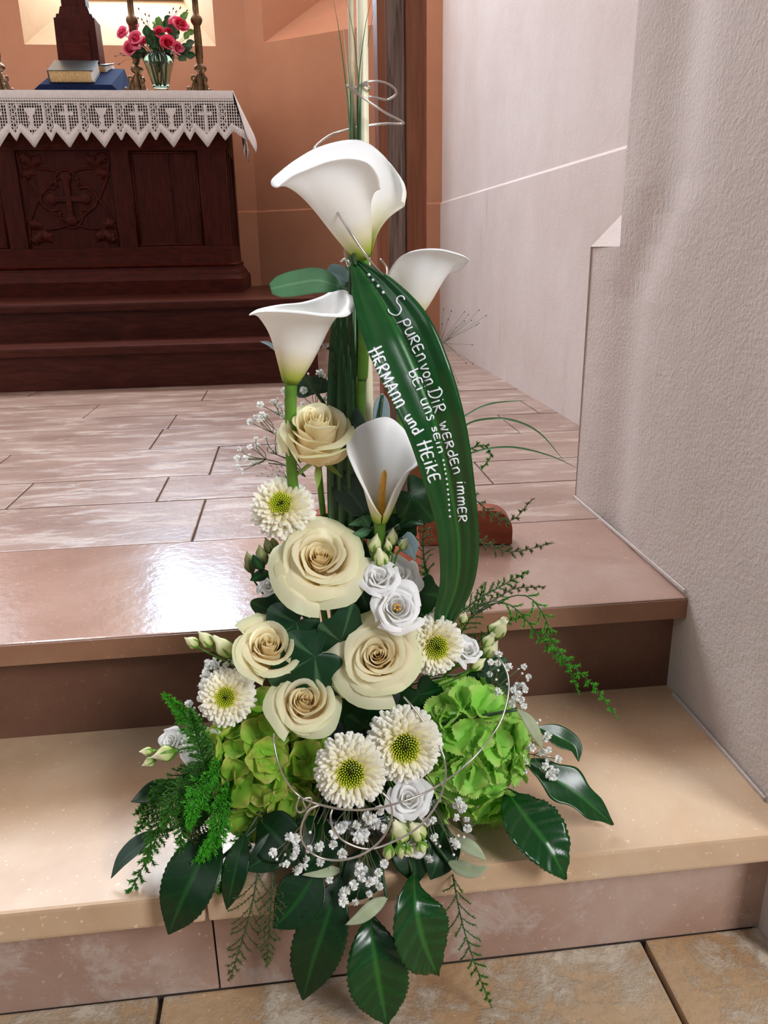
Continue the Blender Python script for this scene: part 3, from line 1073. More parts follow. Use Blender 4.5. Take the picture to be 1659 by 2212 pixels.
def book(name, label, pxl, pxr, y0, depth, th, mat, tilt, rz=0.0, z=None):
    a, b = P(pxl, 170, y0).x, P(pxr, 170, y0).x
    z = slope_z(y0) + .0005 if z is None else z
    o = thing(name, label, 'book', ((a + b) / 2, y0, z))
    Mx = Matrix.Translation(((a + b) / 2, y0, z)) @ Matrix.Rotation(rz, 4, 'Z') @ Matrix.Rotation(tilt, 4, 'X')
    w = (b - a) / 2
    MB().box((-w, 0, 0), (w, depth, .003), .001, Mx).build('back_cover', mat, o, False)
    MB().box((-w, 0, th - .003), (w, depth, th), .001, Mx).build('front_cover', mat, o, False)
    MB().box((-w, 0, .001), (-w + .004, depth, th - .001), .001, Mx).build('spine', mat, o, False)
    MB().box((-w + .003, .003, .003), (w - .012, depth - .003, th - .003), .0, Mx).build('page_block', M['pages'], o, False)
    MB().box((w - .0125, .004, .004), (w - .004, depth - .004, th - .005), .001, Mx).build('fore_edge', M['pages_w'], o, False)
    return o
book('closed_book', 'thick closed book with black cover and gilt page edges', 106, 204, yb + .03, .16, .047, M['leather'], math.atan2(.102, .228))
book('closed_book', 'second dark book half hidden behind the thick closed book', 172, 236, yb + .205, .10, .050, M['leather'], 0.25, -.25, slope_z(yb + .205) - .03)

# ---- vase of pink roses
YV = 3.67
vb = P(348, 190, YV)
vo_ = thing('glass_vase', 'green cut glass vase of pink roses on the lace cloth', 'vase', (vb.x, YV, ZT + .002))
mb = MB()
T = Matrix.Translation((vb.x, YV, ZT + .002))
mb.lathe([(.030, 0), (.034, .004), (.030, .012), (.034, .03), (.046, .07), (.058, .105), (.066, .135), (.062, .135), (.054, .105), (.042, .07), (.030, .03), (.026, .016)], 20, T)
mb.build('bowl', M['glass'], vo_)
mb = MB()
for i in range(10):
    a = i * 2.4
    mb.tube([T @ V((.018 * math.cos(a), .018 * math.sin(a), .018)), T @ V((.04 * math.cos(a + .5), .04 * math.sin(a + .5), .14))], .0028, 5)
mb.build('stem', M['stem_d'], vo_)

# ================================================================== flower builders
TOP = V((0, 0, 1))


def toward(p, dx=0.0, up=0.0, fwd=1.0):
    """direction from a point: fwd to the viewer's side of the room, up, and sideways"""
    c = V((EYE.x - p.x, EYE.y - p.y, 0)).normalized()
    r = V((-c.y, c.x, 0))           # to the viewer's right ...
    if r.x < 0:
        r = -r
    return (c * fwd + TOP * up + r * dx).normalized()


def petal_fn(r, h, span, ph, close, flare, curl, wav, sd, base=.16, rim=.42, lean=.10):
    q = random.Random(sd)
    f1, f2, p1, p2 = q.uniform(2, 4), q.uniform(5, 8), q.uniform(0, 6), q.uniform(0, 6)
    skew = q.uniform(-.10, .10)
    def fn(uu, v):
        u = 2 * uu - 1
        H = h * (1 - rim * abs(u) ** 2.6 + skew * u)
        a = ph + u * span / 2 * (.30 + .70 * min(1, v * 1.5) ** .7)
        rho = r * (base + (1 - base) * math.sin(min(1.0, v / .62) * PI / 2) ** .9)
        if v > .62:
            rho -= close * r * ((v - .62) / .38) ** 1.5
        rho *= 1 + lean * u                       # one side overlaps its neighbour
        rho += flare * v * v
        z = H * v
        if v > .70:
            w = (v - .70) / .30
            k = curl * (1 - .35 * abs(u)) * w * w
            rho += k
            z -= k * (.55 + .75 * w)
        wv = wav * v * v
        rho += wv * (math.sin(u * f1 + p1) + .5 * math.sin(u * f2 + p2))
        z += wv * .6 * math.sin(u * f2 + p1)
        edge = max(v, abs(u) ** 3 * .9 * min(1, v * 1.6))
        return V((rho * math.cos(a), rho * math.sin(a), z)), min(1, .16 + .34 * r + .62 * edge ** 2.2)
    return fn


def rose_petals(n=30, sd=1, openness=1.0, nu=11, nv=9, height=1.18):
    q = random.Random(sd)
    out = []
    for i in range(n):
        t = i / (n - 1)
        r = .035 + .60 * t ** .95
        h = height * (1.0 + .06 * math.sin(t * PI) - .24 * t ** 2)
        span = 3.3 - 1.25 * t
        close = .30 * (1 - t) ** 1.5
        flare = openness * (.20 * max(0, t - .40) / .60)
        curl = openness * (.035 + .20 * t ** 1.3)
        if t > .62:
            flare *= q.uniform(.55, 1.7)
            curl *= q.uniform(.7, 1.6)
        ph = i * 2.399 + q.uniform(-.3, .3)
        out.append((petal_fn(r, h * q.uniform(.95, 1.05), span, ph, close, flare, curl, .010 + .030 * t, sd * 100 + i, base=.16, rim=.14 + .14 * t, lean=.20), nu if t > .3 else 9, nv if t > .3 else 8))
    return out


def rose(name, label, group, pos, d, R, base, sd=1, n=27, openness=1.0, roll=0.0, mat='rose', stem_r=.0035, extra=None, cat_='flower', height=1.18, leafs=True):
    """pos = world centre of the rim, d = facing, R = radius, base = where the stem ends"""
    org = V(pos) - V(d).normalized() * R * .8
    o = thing(name, label, cat_, base, group)
    Mx = frame(org, d, roll, R)
    for fn, nu, nv in rose_petals(n, sd, openness, height=height):
        mb = MB()
        mb.grid(nu, nv, fn)
        inst('petal', mb.mesh('petal', M[mat]), o, Mx)
    if extra:
        for fn, nu, nv in extra:
            mb = MB(); mb.grid(nu, nv, fn)
            inst('petal', mb.mesh('petal', M[mat]), o, Mx)
    # calyx and stem
    mb = MB()
    mb.lathe([(.03, -.16), (.10, -.14), (.15, -.05), (.13, .04), (.02, .06)], 10, Mx)
    mb.build('calyx', M['stem'], o)
    dn = V(d).normalized()
    mid = org - dn * R * .9
    mb = MB()
    mb.tube(cat([org, mid, (mid + V(base)) * .5 + V((0, 0, -.01)), V(base)], 6), stem_r, 7)
    mb.build('stem', M['stem'], o)
    if leafs:
        for k in range(5):
            a = k * 2 * PI / 5 + sd
            def sf(u, v, a=a):
                rr = .12 + .5 * v
                z = -.04 - .34 * v ** 1.4
                w = .09 * math.sin(PI * (.12 + .86 * v)) * (2 * u - 1)
                return V((rr * math.cos(a) - w * math.sin(a), rr * math.sin(a) + w * math.cos(a), z + .03 * abs(2 * u - 1))), .1
            mb = MB(); mb.grid(2, 6, sf)
            inst('sepal', mb.mesh('sepal', M['bud']), o, Mx)
    return o


MUMP = []
for k in range(4):
    mb = MB()
    L_ = 1.0
    q = random.Random(k)
    tw = q.uniform(-.15, .15)
    def mp(u, v, tw=tw, k=k):
        x = 2 * u - 1
        w = .185 * (math.sin(PI * min(1, .16 + .76 * v ** .8)) ** .7)
        notch = -.03 * (1 - abs(x)) if v > .97 else 0
        return V((x * w + tw * v * v * .3, v * L_ + notch - .05 * x * x * v, .10 * x * x * (1 - .4 * v) + .20 * math.sin(v * 2.4) * .55 - .02 * v)), v
    mb.grid(4, 7, mp)
    MUMP.append(mb)
MUMP_ME = [mb.mesh('petal', M['mum']) for mb in MUMP]


def daisy(name, label, pos, d, R, base, sd=1, n=165, eye=.30, droop=0.0, roll=0, eye_mat='mum_eye', shaggy=0.0):
    q = random.Random(sd)
    o = thing(name, label, 'flower', base, 'cream double daisies in the arrangement')
    Mx = frame(pos, d, roll, R)
    for i in range(n):
        f = math.sqrt((i + .5) / n)
        a = i * 2.39996 + q.uniform(-.1, .1)
        rb = eye * .82 + .12 * f
        e = (1.15 - 1.35 * f) - droop * f * f + q.uniform(-.12, .12) * (1 + shaggy)
        L_ = (.24 + .50 * f ** .9) * q.uniform(.94, 1.07)
        z = .16 * (1 - f * f) - .10 * f
        d3 = V((math.cos(a) * math.cos(e), math.sin(a) * math.cos(e), math.sin(e)))
        side = V((-math.sin(a), math.cos(a), 0))
        up = d3.cross(side) * -1
        up = side.cross(d3)
        m = Matrix((side, d3, up)).transposed().to_4x4()
        s = L_
        ws = 1.0 if L_ > .45 else 1.25
        lm = Matrix.Translation((rb * math.cos(a), rb * math.sin(a), z)) @ m @ Matrix.Rotation(q.uniform(-.25, .25), 4, 'Y') @ Matrix.Diagonal((s * ws, s, s, 1))
        inst('petal', MUMP_ME[q.randrange(4)], o, Mx @ lm)
    # green eye of tiny tubular florets
    mb = MB()
    ne = 110
    for i in range(ne):
        f = math.sqrt((i + .5) / ne)
        a = i * 2.39996
        r0 = eye * .92 * f
        ln = .10 + .12 * f
        dv = V((math.cos(a) * (.5 * f), math.sin(a) * (.5 * f), 1)).normalized()
        p0 = V((r0 * math.cos(a), r0 * math.sin(a), .08 - .02 * (1 - f)))
        mb.tube([Mx @ p0, Mx @ (p0 + dv * ln * .7), Mx @ (p0 + dv * ln)], lambda t: R * (.016 + .006 * t), 5, t=lambda t, f=f: .25 * f + .75 * t * f)
    eo = mb.build('disc_florets', M[eye_mat], o)
    eo['kind'] = 'stuff'
    mb = MB()
    for i in range(5):
        p0 = V((q.uniform(-.06, .06), q.uniform(-.06, .06), .12))
        mb.tube([Mx @ p0, Mx @ (p0 + V((q.uniform(-.05, .05), q.uniform(-.04, .08), .10)))], R * .022, 5)
    mb.build('dark_heart', M['dark'], o)
    mb = MB()
    mb.lathe([(.05, -.30), (.20, -.24), (.30, -.10), (.28, .02), (.1, .05)], 12, Mx)
    mb.build('calyx', M['stem_d'], o)
    dn = V(d).normalized()
    p0 = V(pos) - dn * R * .2
    mb = MB()
    mb.tube(cat([p0, p0 - dn * R * .9, (p0 - dn * R + V(base)) * .5, V(base)], 6), .0028, 6)
    mb.build('stem', M['stem'], o)
    return o


def sepal_mesh(sd, serr, L_=1.0):
    q = random.Random(sd)
    p1 = q.uniform(0, 6)
    mb = MB()
    def fn(uu, v):
        u = 2 * uu - 1
        w = .56 * (math.sin(PI * min(1, .08 + .86 * v)) ** .55)
        tip = 1 - .10 * u * u * v
        y = L_ * v * tip
        x = u * w
        if serr and (abs(u) > .99 or v > .99):
            k = 1 + .035 * (1 if int((v * 9 + (u + 1) * 5)) % 2 else -1)
            x *= k; y *= k
        z = .20 * v ** 1.6 + .10 * u * u - .16 * max(0, v - .7) / .3 * .6 + .045 * math.sin(u * 4 + p1) * v + .03 * math.sin(v * 9 + u * 5 + p1)
        ed = max(v ** 3, abs(u) ** 5 * v)
        vein = .12 * (abs(math.sin((v * 5 - abs(u) * 2) * PI)) < .25)
        return V((x, y, z)), min(1, .10 + .45 * v + .5 * ed - vein)
    mb.grid(10, 10, fn)
    return mb


def hydrangea(name, label, c, rad, mat, sd, fs, base, _u, serr, n=74, lum=-.22, twist=0):
    q = random.Random(sd)
    o = thing(name, label, 'flower', base, 'green hydrangea heads in the arrangement')
    meshes = [sepal_mesh(sd * 10 + k, serr).mesh('sepal', M[mat]) for k in range(4)]
    # floret heart: tiny bead and pedicel
    mb = MB()
    mb.lathe([(.03, -.9), (.035, -.1), (.09, -.03), (.11, .05), (.06, .12), (.005, .14)], 7)
    heart = mb.mesh('floret', M['hyd_l' if mat == 'hyd_l' else 'hyd_r'])
    view = (EYE - c).normalized()
    for i in range(n):
        z = 1 - 2 * (i + .5) / n
        a = i * 2.39996 + twist
        dn = V((math.sqrt(1 - z * z) * math.cos(a), math.sqrt(1 - z * z) * math.sin(a), z))
        if dn.dot(view) < lum or dn.z < -.75:
            continue
        dn = (dn + V((q.uniform(-.2, .2), q.uniform(-.2, .2), q.uniform(-.2, .2)))).normalized()
        pos = c + V((dn.x * rad[0], dn.y * rad[1], dn.z * rad[2])) * q.uniform(.88, 1.06)
        nd = (V((dn.x / rad[0], dn.y / rad[1], dn.z / rad[2])).normalized() + V((q.uniform(-.3, .3), q.uniform(-.3, .3), q.uniform(-.2, .35)))).normalized()
        s = fs * q.uniform(.85, 1.12)
        F = frame(pos, nd, q.uniform(0, 6.28), s)
        fo = inst('floret', heart, o, F)
        cup = q.uniform(-.1, .55)
        for k in range(4):
            lm = Matrix.Rotation(k * PI / 2 + q.uniform(-.12, .12), 4, 'Z') @ Matrix.Translation((0, .03, .03 * (k % 2))) @ Matrix.Rotation(cup + q.uniform(-.15, .15), 4, 'X') @ Matrix.Scale(q.uniform(.9, 1.1), 4)
            so = bpy.data.objects.new('sepal', meshes[q.randrange(4)])
            COL.objects.link(so)
            so.parent = fo
            so.matrix_basis = lm
    mb = MB()
    mb.tube([c, c * .6 + V(base) * .4, V(base)], .005, 7)
    for i in range(14):
        a = i * 2.4
        e = c + V((math.cos(a) * rad[0], math.sin(a) * rad[1], rad[2] * (.2 + .5 * math.sin(i)))) * .8
        mb.tube([c * .5 + V(base) * .5, e], .0018, 5)
    mb.build('stem', M['stem'], o)
    return o


def calla(name, label, base, rim, stem, closed=True, r0=.0075, k1=.45, flare=.35, roll_dn=.004, nv=26, ns=10, drop=.25, spadix=None, neck=.0):
    rimc = cat(rim, ns, closed)
    if closed:
        rimc.append(rimc[0].copy())
    base = V(base)
    ctr = sum(rimc, V()) / len(rimc)
    A = (ctr - base)
    Ln = A.length
    A.normalize()
    Pts = [V(p) for p in stem]
    o = thing(name, label, 'flower', Pts[-1], 'white calla lilies in the arrangement')
    n = len(rimc) - 1
    mb = MB()
    def fn(u, v):
        R_ = rimc[round(u * n)]
        e = (R_ - base) - A * (R_ - base).dot(A)
        rl = e.length
        e = e.normalized() if rl > 1e-6 else A.orthogonal()
        p0 = base + e * r0
        p1 = base + A * Ln * k1 + e * (r0 * 1.5 + neck)
        p2 = R_ - e * (rl * (flare(u) if callable(flare) else flare)) - A * (Ln * drop * .2)
        t = v
        p = p0 * (1 - t) ** 3 + p1 * 3 * t * (1 - t) ** 2 + p2 * 3 * t * t * (1 - t) + R_ * t ** 3
        if v > .88:
            w = (v - .88) / .12
            p = p - A * roll_dn * w * w + e * roll_dn * .4 * w
        # height share along the axis gives the green base
        hh = max(0, min(1, (p - base).dot(A) / Ln))
        return p, hh
    mb.grid(n, nv, fn)
    mb.build('spathe', M['calla'], o, solid=.0009)
    mb = MB()
    mb.tube(cat([base + A * .004] + Pts, 6), lambda t: .0062 - .0012 * t, 10)
    mb.build('stem', M['stem'], o)
    if spadix:
        mb = MB()
        pp = [V(p) for p in spadix]
        mb.tube(cat(pp, 8), lambda t: .0042 * (1 - .35 * t) * (1 if t < .93 else max(.3, 1 - (t - .93) * 10)), 10)
        mb.build('spadix', M['spadix'], o)
    return o


def leaf_mb(path, width, hint, fold=.15, wave=.0, serr=0.0, nu=12, ns=30, quilt=.0, veins=7, wpow=None, twist=0.0, profile=None, lobes=0.0):
    pts = resample(cat(path, 10), ns + 1)
    hint = V(hint)
    mb = MB()
    Ltot = sum((pts[i + 1] - pts[i]).length for i in range(ns))
    prof = profile or [0.06, .42, .74, .93, 1.0, .96, .84, .62, .34, .03]
    def fn(uu, s):
        i = round(s * ns)
        u = 2 * uu - 1
        p = pts[i]
        tan = (pts[min(i + 1, ns)] - pts[max(i - 1, 0)]).normalized()
        side = tan.cross(hint).normalized()
        nrm = side.cross(tan).normalized()
        if twist:
            a = twist * s
            side, nrm = side * math.cos(a) + nrm * math.sin(a), nrm * math.cos(a) - side * math.sin(a)
        w = width / 2 * interp(prof, s)
        if lobes:
            w *= 1 + lobes * math.sin(s * 17 + (1.5 if u > 0 else 0))
        if serr and abs(u) > .99:
            w *= 1 + serr * (1 if i % 2 else -1)
        z = fold * w * abs(u) + wave * math.sin(s * 9 + u * 1.5) * abs(u)
        vv = 0.0
        if veins:
            vv = (s * veins * 1.0 - abs(u) * .9) % 1.0
            z += quilt * math.sin(vv * 2 * PI) * abs(u) ** .5
            vv = .12 if (vv < .13) else 0.0
        t = .55 if abs(u) < .06 else vv
        return p + side * u * w + nrm * z, t
    mb.grid(nu, ns, fn)
    return mb


def big_leaf(name, label, path, width, mat='big_leaf', hint=(0, -1, .35), stem=None, group='large dark leaves round the arrangement', cat_='leaf', solid=.0006, **kw):
    path = [V(p) for p in path]
    base = V(stem[-1]) if stem else path[0]
    o = thing(name, label, cat_, base, group)
    kw.setdefault('nu', 14)
    kw.setdefault('ns', 44)
    leaf_mb(path, width, hint, **kw).build('blade', M[mat], o, solid=solid)
    if stem:
        mb = MB()
        mb.tube(cat([path[0] + (path[1] - path[0]) * .1] + [V(p) for p in stem], 6), .0018, 6)
        mb.build('petiole', M['stem_d'], o)
    return o


def ivy_mesh(size, mat, sd=0, lob=.34):
    mb = MB()
    n = 60
    def rad(a):        # a = 0 is the tip; five lobes, notch at the stalk
        r = .44 + .62 * max(0, math.cos(a)) ** 5 + lob * 1.15 * (max(0, math.cos(a - 1.2)) ** 7 + max(0, math.cos(a + 1.2)) ** 7) + .20 * (max(0, math.cos(a - 2.3)) ** 9 + max(0, math.cos(a + 2.3)) ** 9)
        r *= 1 - .75 * max(0, -math.cos(a)) ** 8
        return r
    def fn(u, v):
        a = -PI + 2 * PI * u
        r = rad(a) * v
        x, y = .95 * r * math.sin(a), 1.10 * r * math.cos(a)
        ve = min(abs(math.sin(a * .5)), abs(math.sin((a - 1.2) * .5)), abs(math.sin((a + 1.2) * .5)))
        return V((x, y, -.20 * x * x - .12 * y * y + .03 * math.sin(y * 5 + x * 3) + .05 * math.sin(a * 3 + sd) * v ** 3)) * size, .35 if ve < .03 else 0.0
    mb.grid(n, 6, fn, close_u=True)
    return mb


def ivy_leaf(label, pos, tipdir, nrm, size, stem_to, sd=0, mat='ivy', group='ivy leaves between the roses'):
    pos = V(pos)
    y = V(tipdir).normalized()
    z = V(nrm)
    z = (z - y * z.dot(y)).normalized()
    x = y.cross(z)
    Mx = Matrix.Translation(pos) @ Matrix((x, y, z)).transposed().to_4x4()
    o = thing('ivy_leaf', label, 'leaf', stem_to, group)
    inst('blade', ivy_mesh(size, M[mat], sd).mesh('blade', M[mat]), o, Mx)
    mb = MB()
    mb.tube(cat([pos, (pos + V(stem_to)) * .5 + V((0, .01, 0)), V(stem_to)], 5), .0013, 5)
    mb.build('petiole', M['stem_d'], o)
    return o


def frond(label, path, blen, mat='fern', sd=1, nb=16, need=.006, plane=(0, -1, .1), dens=1.0, taper=.25, group='asparagus fern sprays in the arrangement', stem_mat='stem_d', r=.0009, start=.08, nw=.0006):
    """feathery spray: main stem, side branchlets and fine needles"""
    q = random.Random(sd)
    pts = resample(cat([V(p) for p in path], 10), 60)
    o = thing('fern_spray', label, 'fern', pts[0], group)
    mb = MB()
    mb.tube(pts[::2] + [pts[-1]], lambda t: r * (1 - .7 * t), 5)
    nd = MB()
    def needles(a, b, n, ln):
        d = (b - a)
        L_ = d.length
        if L_ < 1e-6:
            return
        d.normalize()
        for k in range(n):
            p = a.lerp(b, (k + .5) / n)
            for m_ in range(4):
                v = V((q.gauss(0, 1), q.gauss(0, 1), q.gauss(0, 1)))
                v = (v - d * v.dot(d)).normalized() * .8 + d * .75
                e = p + v.normalized() * ln * q.uniform(.6, 1.15)
                s = (e - p).cross(V((q.gauss(0, 1), q.gauss(0, 1), q.gauss(0, 1)))).normalized() * nw
                i0 = nd.vert(p - s, 0); nd.vert(p + s, 0); nd.vert(e, 1); 
                nd.f.append((i0, i0 + 1, i0 + 2))
    pl = V(plane)
    for k in range(nb):
        t = start + (1 - start) * (k + .5) / nb
        i = min(58, int(t * 59))
        p = pts[i]
        tan = (pts[i + 1] - pts[i]).normalized()
        sd_ = tan.cross(pl).normalized() * (1 if k % 2 else -1)
        L_ = blen * (math.sin(PI * min(1, .12 + .9 * t)) ** .6) * (1 - (1 - taper) * t) * q.uniform(.75, 1.15)
        e = p + (sd_ * .8 + tan * .75 + pl * q.uniform(-.25, .3)).normalized() * L_ + V((0, 0, -.12 * L_))
        m_ = p.lerp(e, .5) + tan * L_ * .08
        br = cat([p, m_, e], 4)
        mb.tube(br, r * .5, 4)
        for a, b in zip(br[:-1], br[1:]):
            needles(a, b, max(1, int(dens * (b - a).length / .0024)), need)
    for i in range(int(start * 59), 59):
        needles(pts[i], pts[i + 1], max(1, int(dens * .6 * (pts[i + 1] - pts[i]).length / .0024)), need * .9)
    mb.build('stem', M[stem_mat], o)
    n_o = nd.build('needles', M[mat], o, smooth=False)
    n_o['kind'] = 'stuff'
    return o


GYP = []
for k in range(3):
    q = random.Random(50 + k)
    mb = MB()
    for i in range(26):
        z = 1 - 1.5 * (i + .5) / 26
        a = i * 2.4
        d = V((math.sqrt(max(0, 1 - z * z)) * math.cos(a), math.sqrt(max(0, 1 - z * z)) * math.sin(a), z))
        F = frame(d * .25, d + V((q.uniform(-.4, .4), q.uniform(-.4, .4), q.uniform(-.3, .3))), q.uniform(0, 6))
        def pf(u, v, F=F):
            x = (2 * u - 1)
            return F @ V((x * .34 * math.sin(PI * min(1, .25 + .6 * v)), .12 + .10 * x * x * v + .25 * v, .75 * v ** .8)), .3 + .7 * v
        mb.grid(3, 3, pf)
    mb.lathe([(.05, -1.0), (.07, -.5), (.30, -.3), (.36, -.05), (.2, .1)], 6, t=0.0)
    GYP.append(mb.mesh('blossom', M['gyp']))
mb = MB()
mb.lathe([(.06, -1.0), (.10, -.6), (.5, -.3), (.62, .1), (.45, .5), (.05, .7)], 8, t=.6)
GYPB = mb.mesh('blossom_bud', M['gyp'])


def gyps(label, root, tips, sd=1, size=.0042, buds=.25, twig='stem_b', curve=.0):
    """baby's breath: root point, list of blossom points; twigs branch from a few forks"""
    q = random.Random(sd)
    tips = [V(t) for t in tips]
    root = V(root)
    o = thing('gypsophila_sprig', label, 'flower', root, 'sprigs of small white gypsophila')
    cen = sum(tips, V()) / len(tips)
    mb = MB()
    nf = max(1, len(tips) // 4)
    forks = [root.lerp(t, .55).lerp(cen, .25) for t in tips[::max(1, len(tips) // nf)]]
    for f in forks:
        mb.tube(cat([root, root.lerp(f, .5) + V((q.uniform(-.006, .006), q.uniform(-.006, .006), .004)), f], 4), .0007, 4)
    for t in tips:
        f = min(forks, key=lambda w: (w - t).length)
        mb.tube(cat([f, f.lerp(t, .55) + V((q.uniform(-.004, .004), q.uniform(-.004, .004), -.001)), t], 3), .00045, 4)
    mb.build('twig', M[twig], o)
    for t in tips:
        f = min(forks, key=lambda w: (w - t).length)
        d = (t - f).normalized() + (EYE - t).normalized() * .7 + V((0, 0, .3))
        if q.random() < buds:
            inst('blossom_bud', GYPB, o, frame(t, d, q.uniform(0, 6), size * .62))
        else:
            inst('blossom', GYP[q.randrange(3)], o, frame(t, d, q.uniform(0, 6), size * q.uniform(.8, 1.2)))
    return o


def bud(name, label, tip, base, stem_end, rmax, mat='bud', group='lisianthus buds in the arrangement', opening=0.0, sd=1):
    """twisted lisianthus bud from base to tip with green sepals, on a thin stem"""
    tip, base = V(tip), V(base)
    o = thing(name, label, 'flower bud', stem_end, group)
    L_ = (tip - base).length
    Mx = frame(base, tip - base, sd, 1.0)
    prof = [.25, .62, .88, 1.0, .98, .86, .66, .42, .2 + opening, .06 + opening]
    mb = MB()
    def fn(u, v):
        a = 2 * PI * u
        r = rmax * interp(prof, v) * (1 + .11 * math.sin(3 * (a - v * 3.2)))
        return Mx @ V((r * math.cos(a), r * math.sin(a), v * L_)), v
    mb.grid(15, 14, fn, close_u=True)
    mb.build('petals', M[mat], o)
    for k in range(5):
        a = k * 2 * PI / 5
        def sf(u, v, a=a):
            rr = rmax * (interp(prof, v * .6) * 1.06 + .05 + .3 * max(0, v - .75))
            x = 2 * u - 1
            w = rmax * .30 * (1 - v) ** .7 * x
            return Mx @ V((rr * math.cos(a) - w * math.sin(a), rr * math.sin(a) + w * math.cos(a), v * L_ * .62)), .0
        mb = MB(); mb.grid(2, 5, sf)
        mb.build('sepal', M['stem'] if mat == 'bud' else M['stem_d'], o)
    mb = MB()
    mb.lathe([(.001, -.004), (rmax * .3, -.002), (rmax * .42, .003), (rmax * .2, .006)], 8, Mx)
    d = (tip - base).normalized()
    mb.tube(cat([base, base - d * .012, (base - d * .012 + V(stem_end)) * .5 + V((0, 0, -.004)), V(stem_end)], 5), .0011, 5)
    mb.build('stem', M['stem'] if mat == 'bud' else M['stem_d'], o)
    return o


def lisianthus(label, pos, d, R, base, sd=1, openc=False, roll=0.0, n=15):
    q = random.Random(sd)
    o = thing('lisianthus', label, 'flower', base, 'white lisianthus flowers in the arrangement')
    org = V(pos) - V(d).normalized() * R * .75
    Mx = frame(org, d, roll, R)
    for i in range(n):
        t = i / (n - 1)
        r = (.20 if openc else .06) + .66 * t ** .9
        h = 1.05 * (.96 - .28 * t * t)
        fn = petal_fn(r, h * q.uniform(.95, 1.05), 3.2 - 1.2 * t, i * 2.399 + q.uniform(-.2, .2), .25 * (1 - t), .26 * t, .05 + .24 * t, (.03 + .075 * t), sd * 50 + i, base=.14, rim=.35)
        mb = MB(); mb.grid(11, 8, lambda u, v, fn=fn: (fn(u, v)[0], min(1, .05 + 1.3 * v)))
        inst('petal', mb.mesh('petal', M['white_petal']), o, Mx)
    if openc:
        for k in range(6):
            a = k * PI / 3
            mb = MB()
            mb.tube([Mx @ V((.02 * math.cos(a), .02 * math.sin(a), .2)), Mx @ V((.13 * math.cos(a), .13 * math.sin(a), .74))], R * .012, 5)
            mb.lathe([(.01, -.06), (.055, -.03), (.06, .03), (.01, .06)], 6, Mx @ Matrix.Translation((.13 * math.cos(a), .13 * math.sin(a), .76)))
            mb.build('stamen', M['spadix'], o)
    mb = MB()
    mb.lathe([(.03, -.10), (.10, -.05), (.13, .04), (.03, .06)], 8, Mx)
    mb.tube(cat([org, org - V(d).normalized() * R * .6, V(base)], 6), .0016, 6)
    mb.build('stem', M['stem'], o)
    return o


def wire(label, paths, r=.0011, group='loops of silver wire'):
    o = thing('silver_wire', label, 'wire', V(paths[0][0]), group)
    for p in paths:
        mb = MB()
        mb.tube(cat(p, 8), r, 8)
        mb.build('strand', M['steel'], o)
    return o

# ================================================================== pink bouquet in the vase
vtop = V((vb.x, YV, ZT + .125))
for i, (px, py, y, r, mt, lab) in enumerate([
        (266, 72, 3.70, .020, 'pink', 'pink rose at the far left of the vase bouquet'),
        (291, 60, 3.74, .018, 'pink', 'pink rose highest in the left cluster of the vase bouquet'),
        (295, 86, 3.66, .026, 'pink', 'largest pink rose, in front in the left cluster of the bouquet'),
        (281, 104, 3.67, .023, 'pink', 'pink rose lowest in the left cluster of the bouquet'),
        (311, 90, 3.69, .015, 'pink', 'small pink rose tucked right of the large front one'),
        (343, 70, 3.68, .017, 'red', 'deep pink rose in the middle of the vase bouquet'),
        (389, 55, 3.68, .026, 'red', 'deep pink rose high at the right of the vase bouquet'),
        (362, 94, 3.63, .023, 'red', 'red pink rose low in front over the vase rim'),
        (384, 104, 3.65, .018, 'pink', 'pink rose low at the right over the vase rim'),
        (364, 68, 3.69, .012, 'red', 'half hidden deep pink rosebud behind dark leaves')]):
    p = P(px, py, y)
    o = thing('pink_rose', lab, 'flower', vtop, 'pink roses in the glass vase')
    d = (toward(p, (px - 345) / 90, .35 + (100 - py) / 120))
    mb = MB()
    for fn, nu, nv in rose_petals(15, 30 + i, .9, 8, 6):
        mb.grid(nu, nv, fn)
    Mx = frame(p - d * r * .7, d, i, r * 1.5)
    ob = inst('petals', mb.mesh('petals', M[mt]), o, Mx)
    mb = MB()
    mb.tube(cat([p - d * r * .7, (p + vtop) * .5 - d * .01, vtop - V((0, 0, .05))], 5), .0016, 5)
    mb.build('stem', M['stem_d'], o)
q = random.Random(11)
sprigs = [('leafy spray of dark green in the middle of the pink bouquet', [(332, 100), (345, 92), (322, 88), (318, 70), (352, 108), (338, 116), (360, 112), (350, 84), (330, 78), (372, 84)], 'garden_leaf', .020, 3.68),
          ('leafy spray hanging right over the vase rim', [(392, 128), (400, 118), (410, 96), (408, 108), (398, 104), (388, 116), (412, 122)], 'garden_leaf', .018, 3.66),
          ('dark rounded leaves standing at the top of the bouquet', [(364, 44), (360, 52), (372, 62), (378, 80), (380, 70)], 'garden_leaf', .018, 3.72),
          ('light green leaves at the right edge of the bouquet', [(404, 78), (412, 72), (400, 36), (396, 40)], 'garden_leaf_l', .016, 3.67),
          ('drooping leaves at the left below the pink cluster', [(288, 120), (302, 122), (308, 112), (316, 120), (296, 132)], 'garden_leaf', .016, 3.69),
          ('pale green umbel heads at the top of the bouquet', [(336, 52), (346, 50), (354, 55), (342, 46), (350, 62), (337, 60)], 'garden_leaf_l', .014, 3.70)]
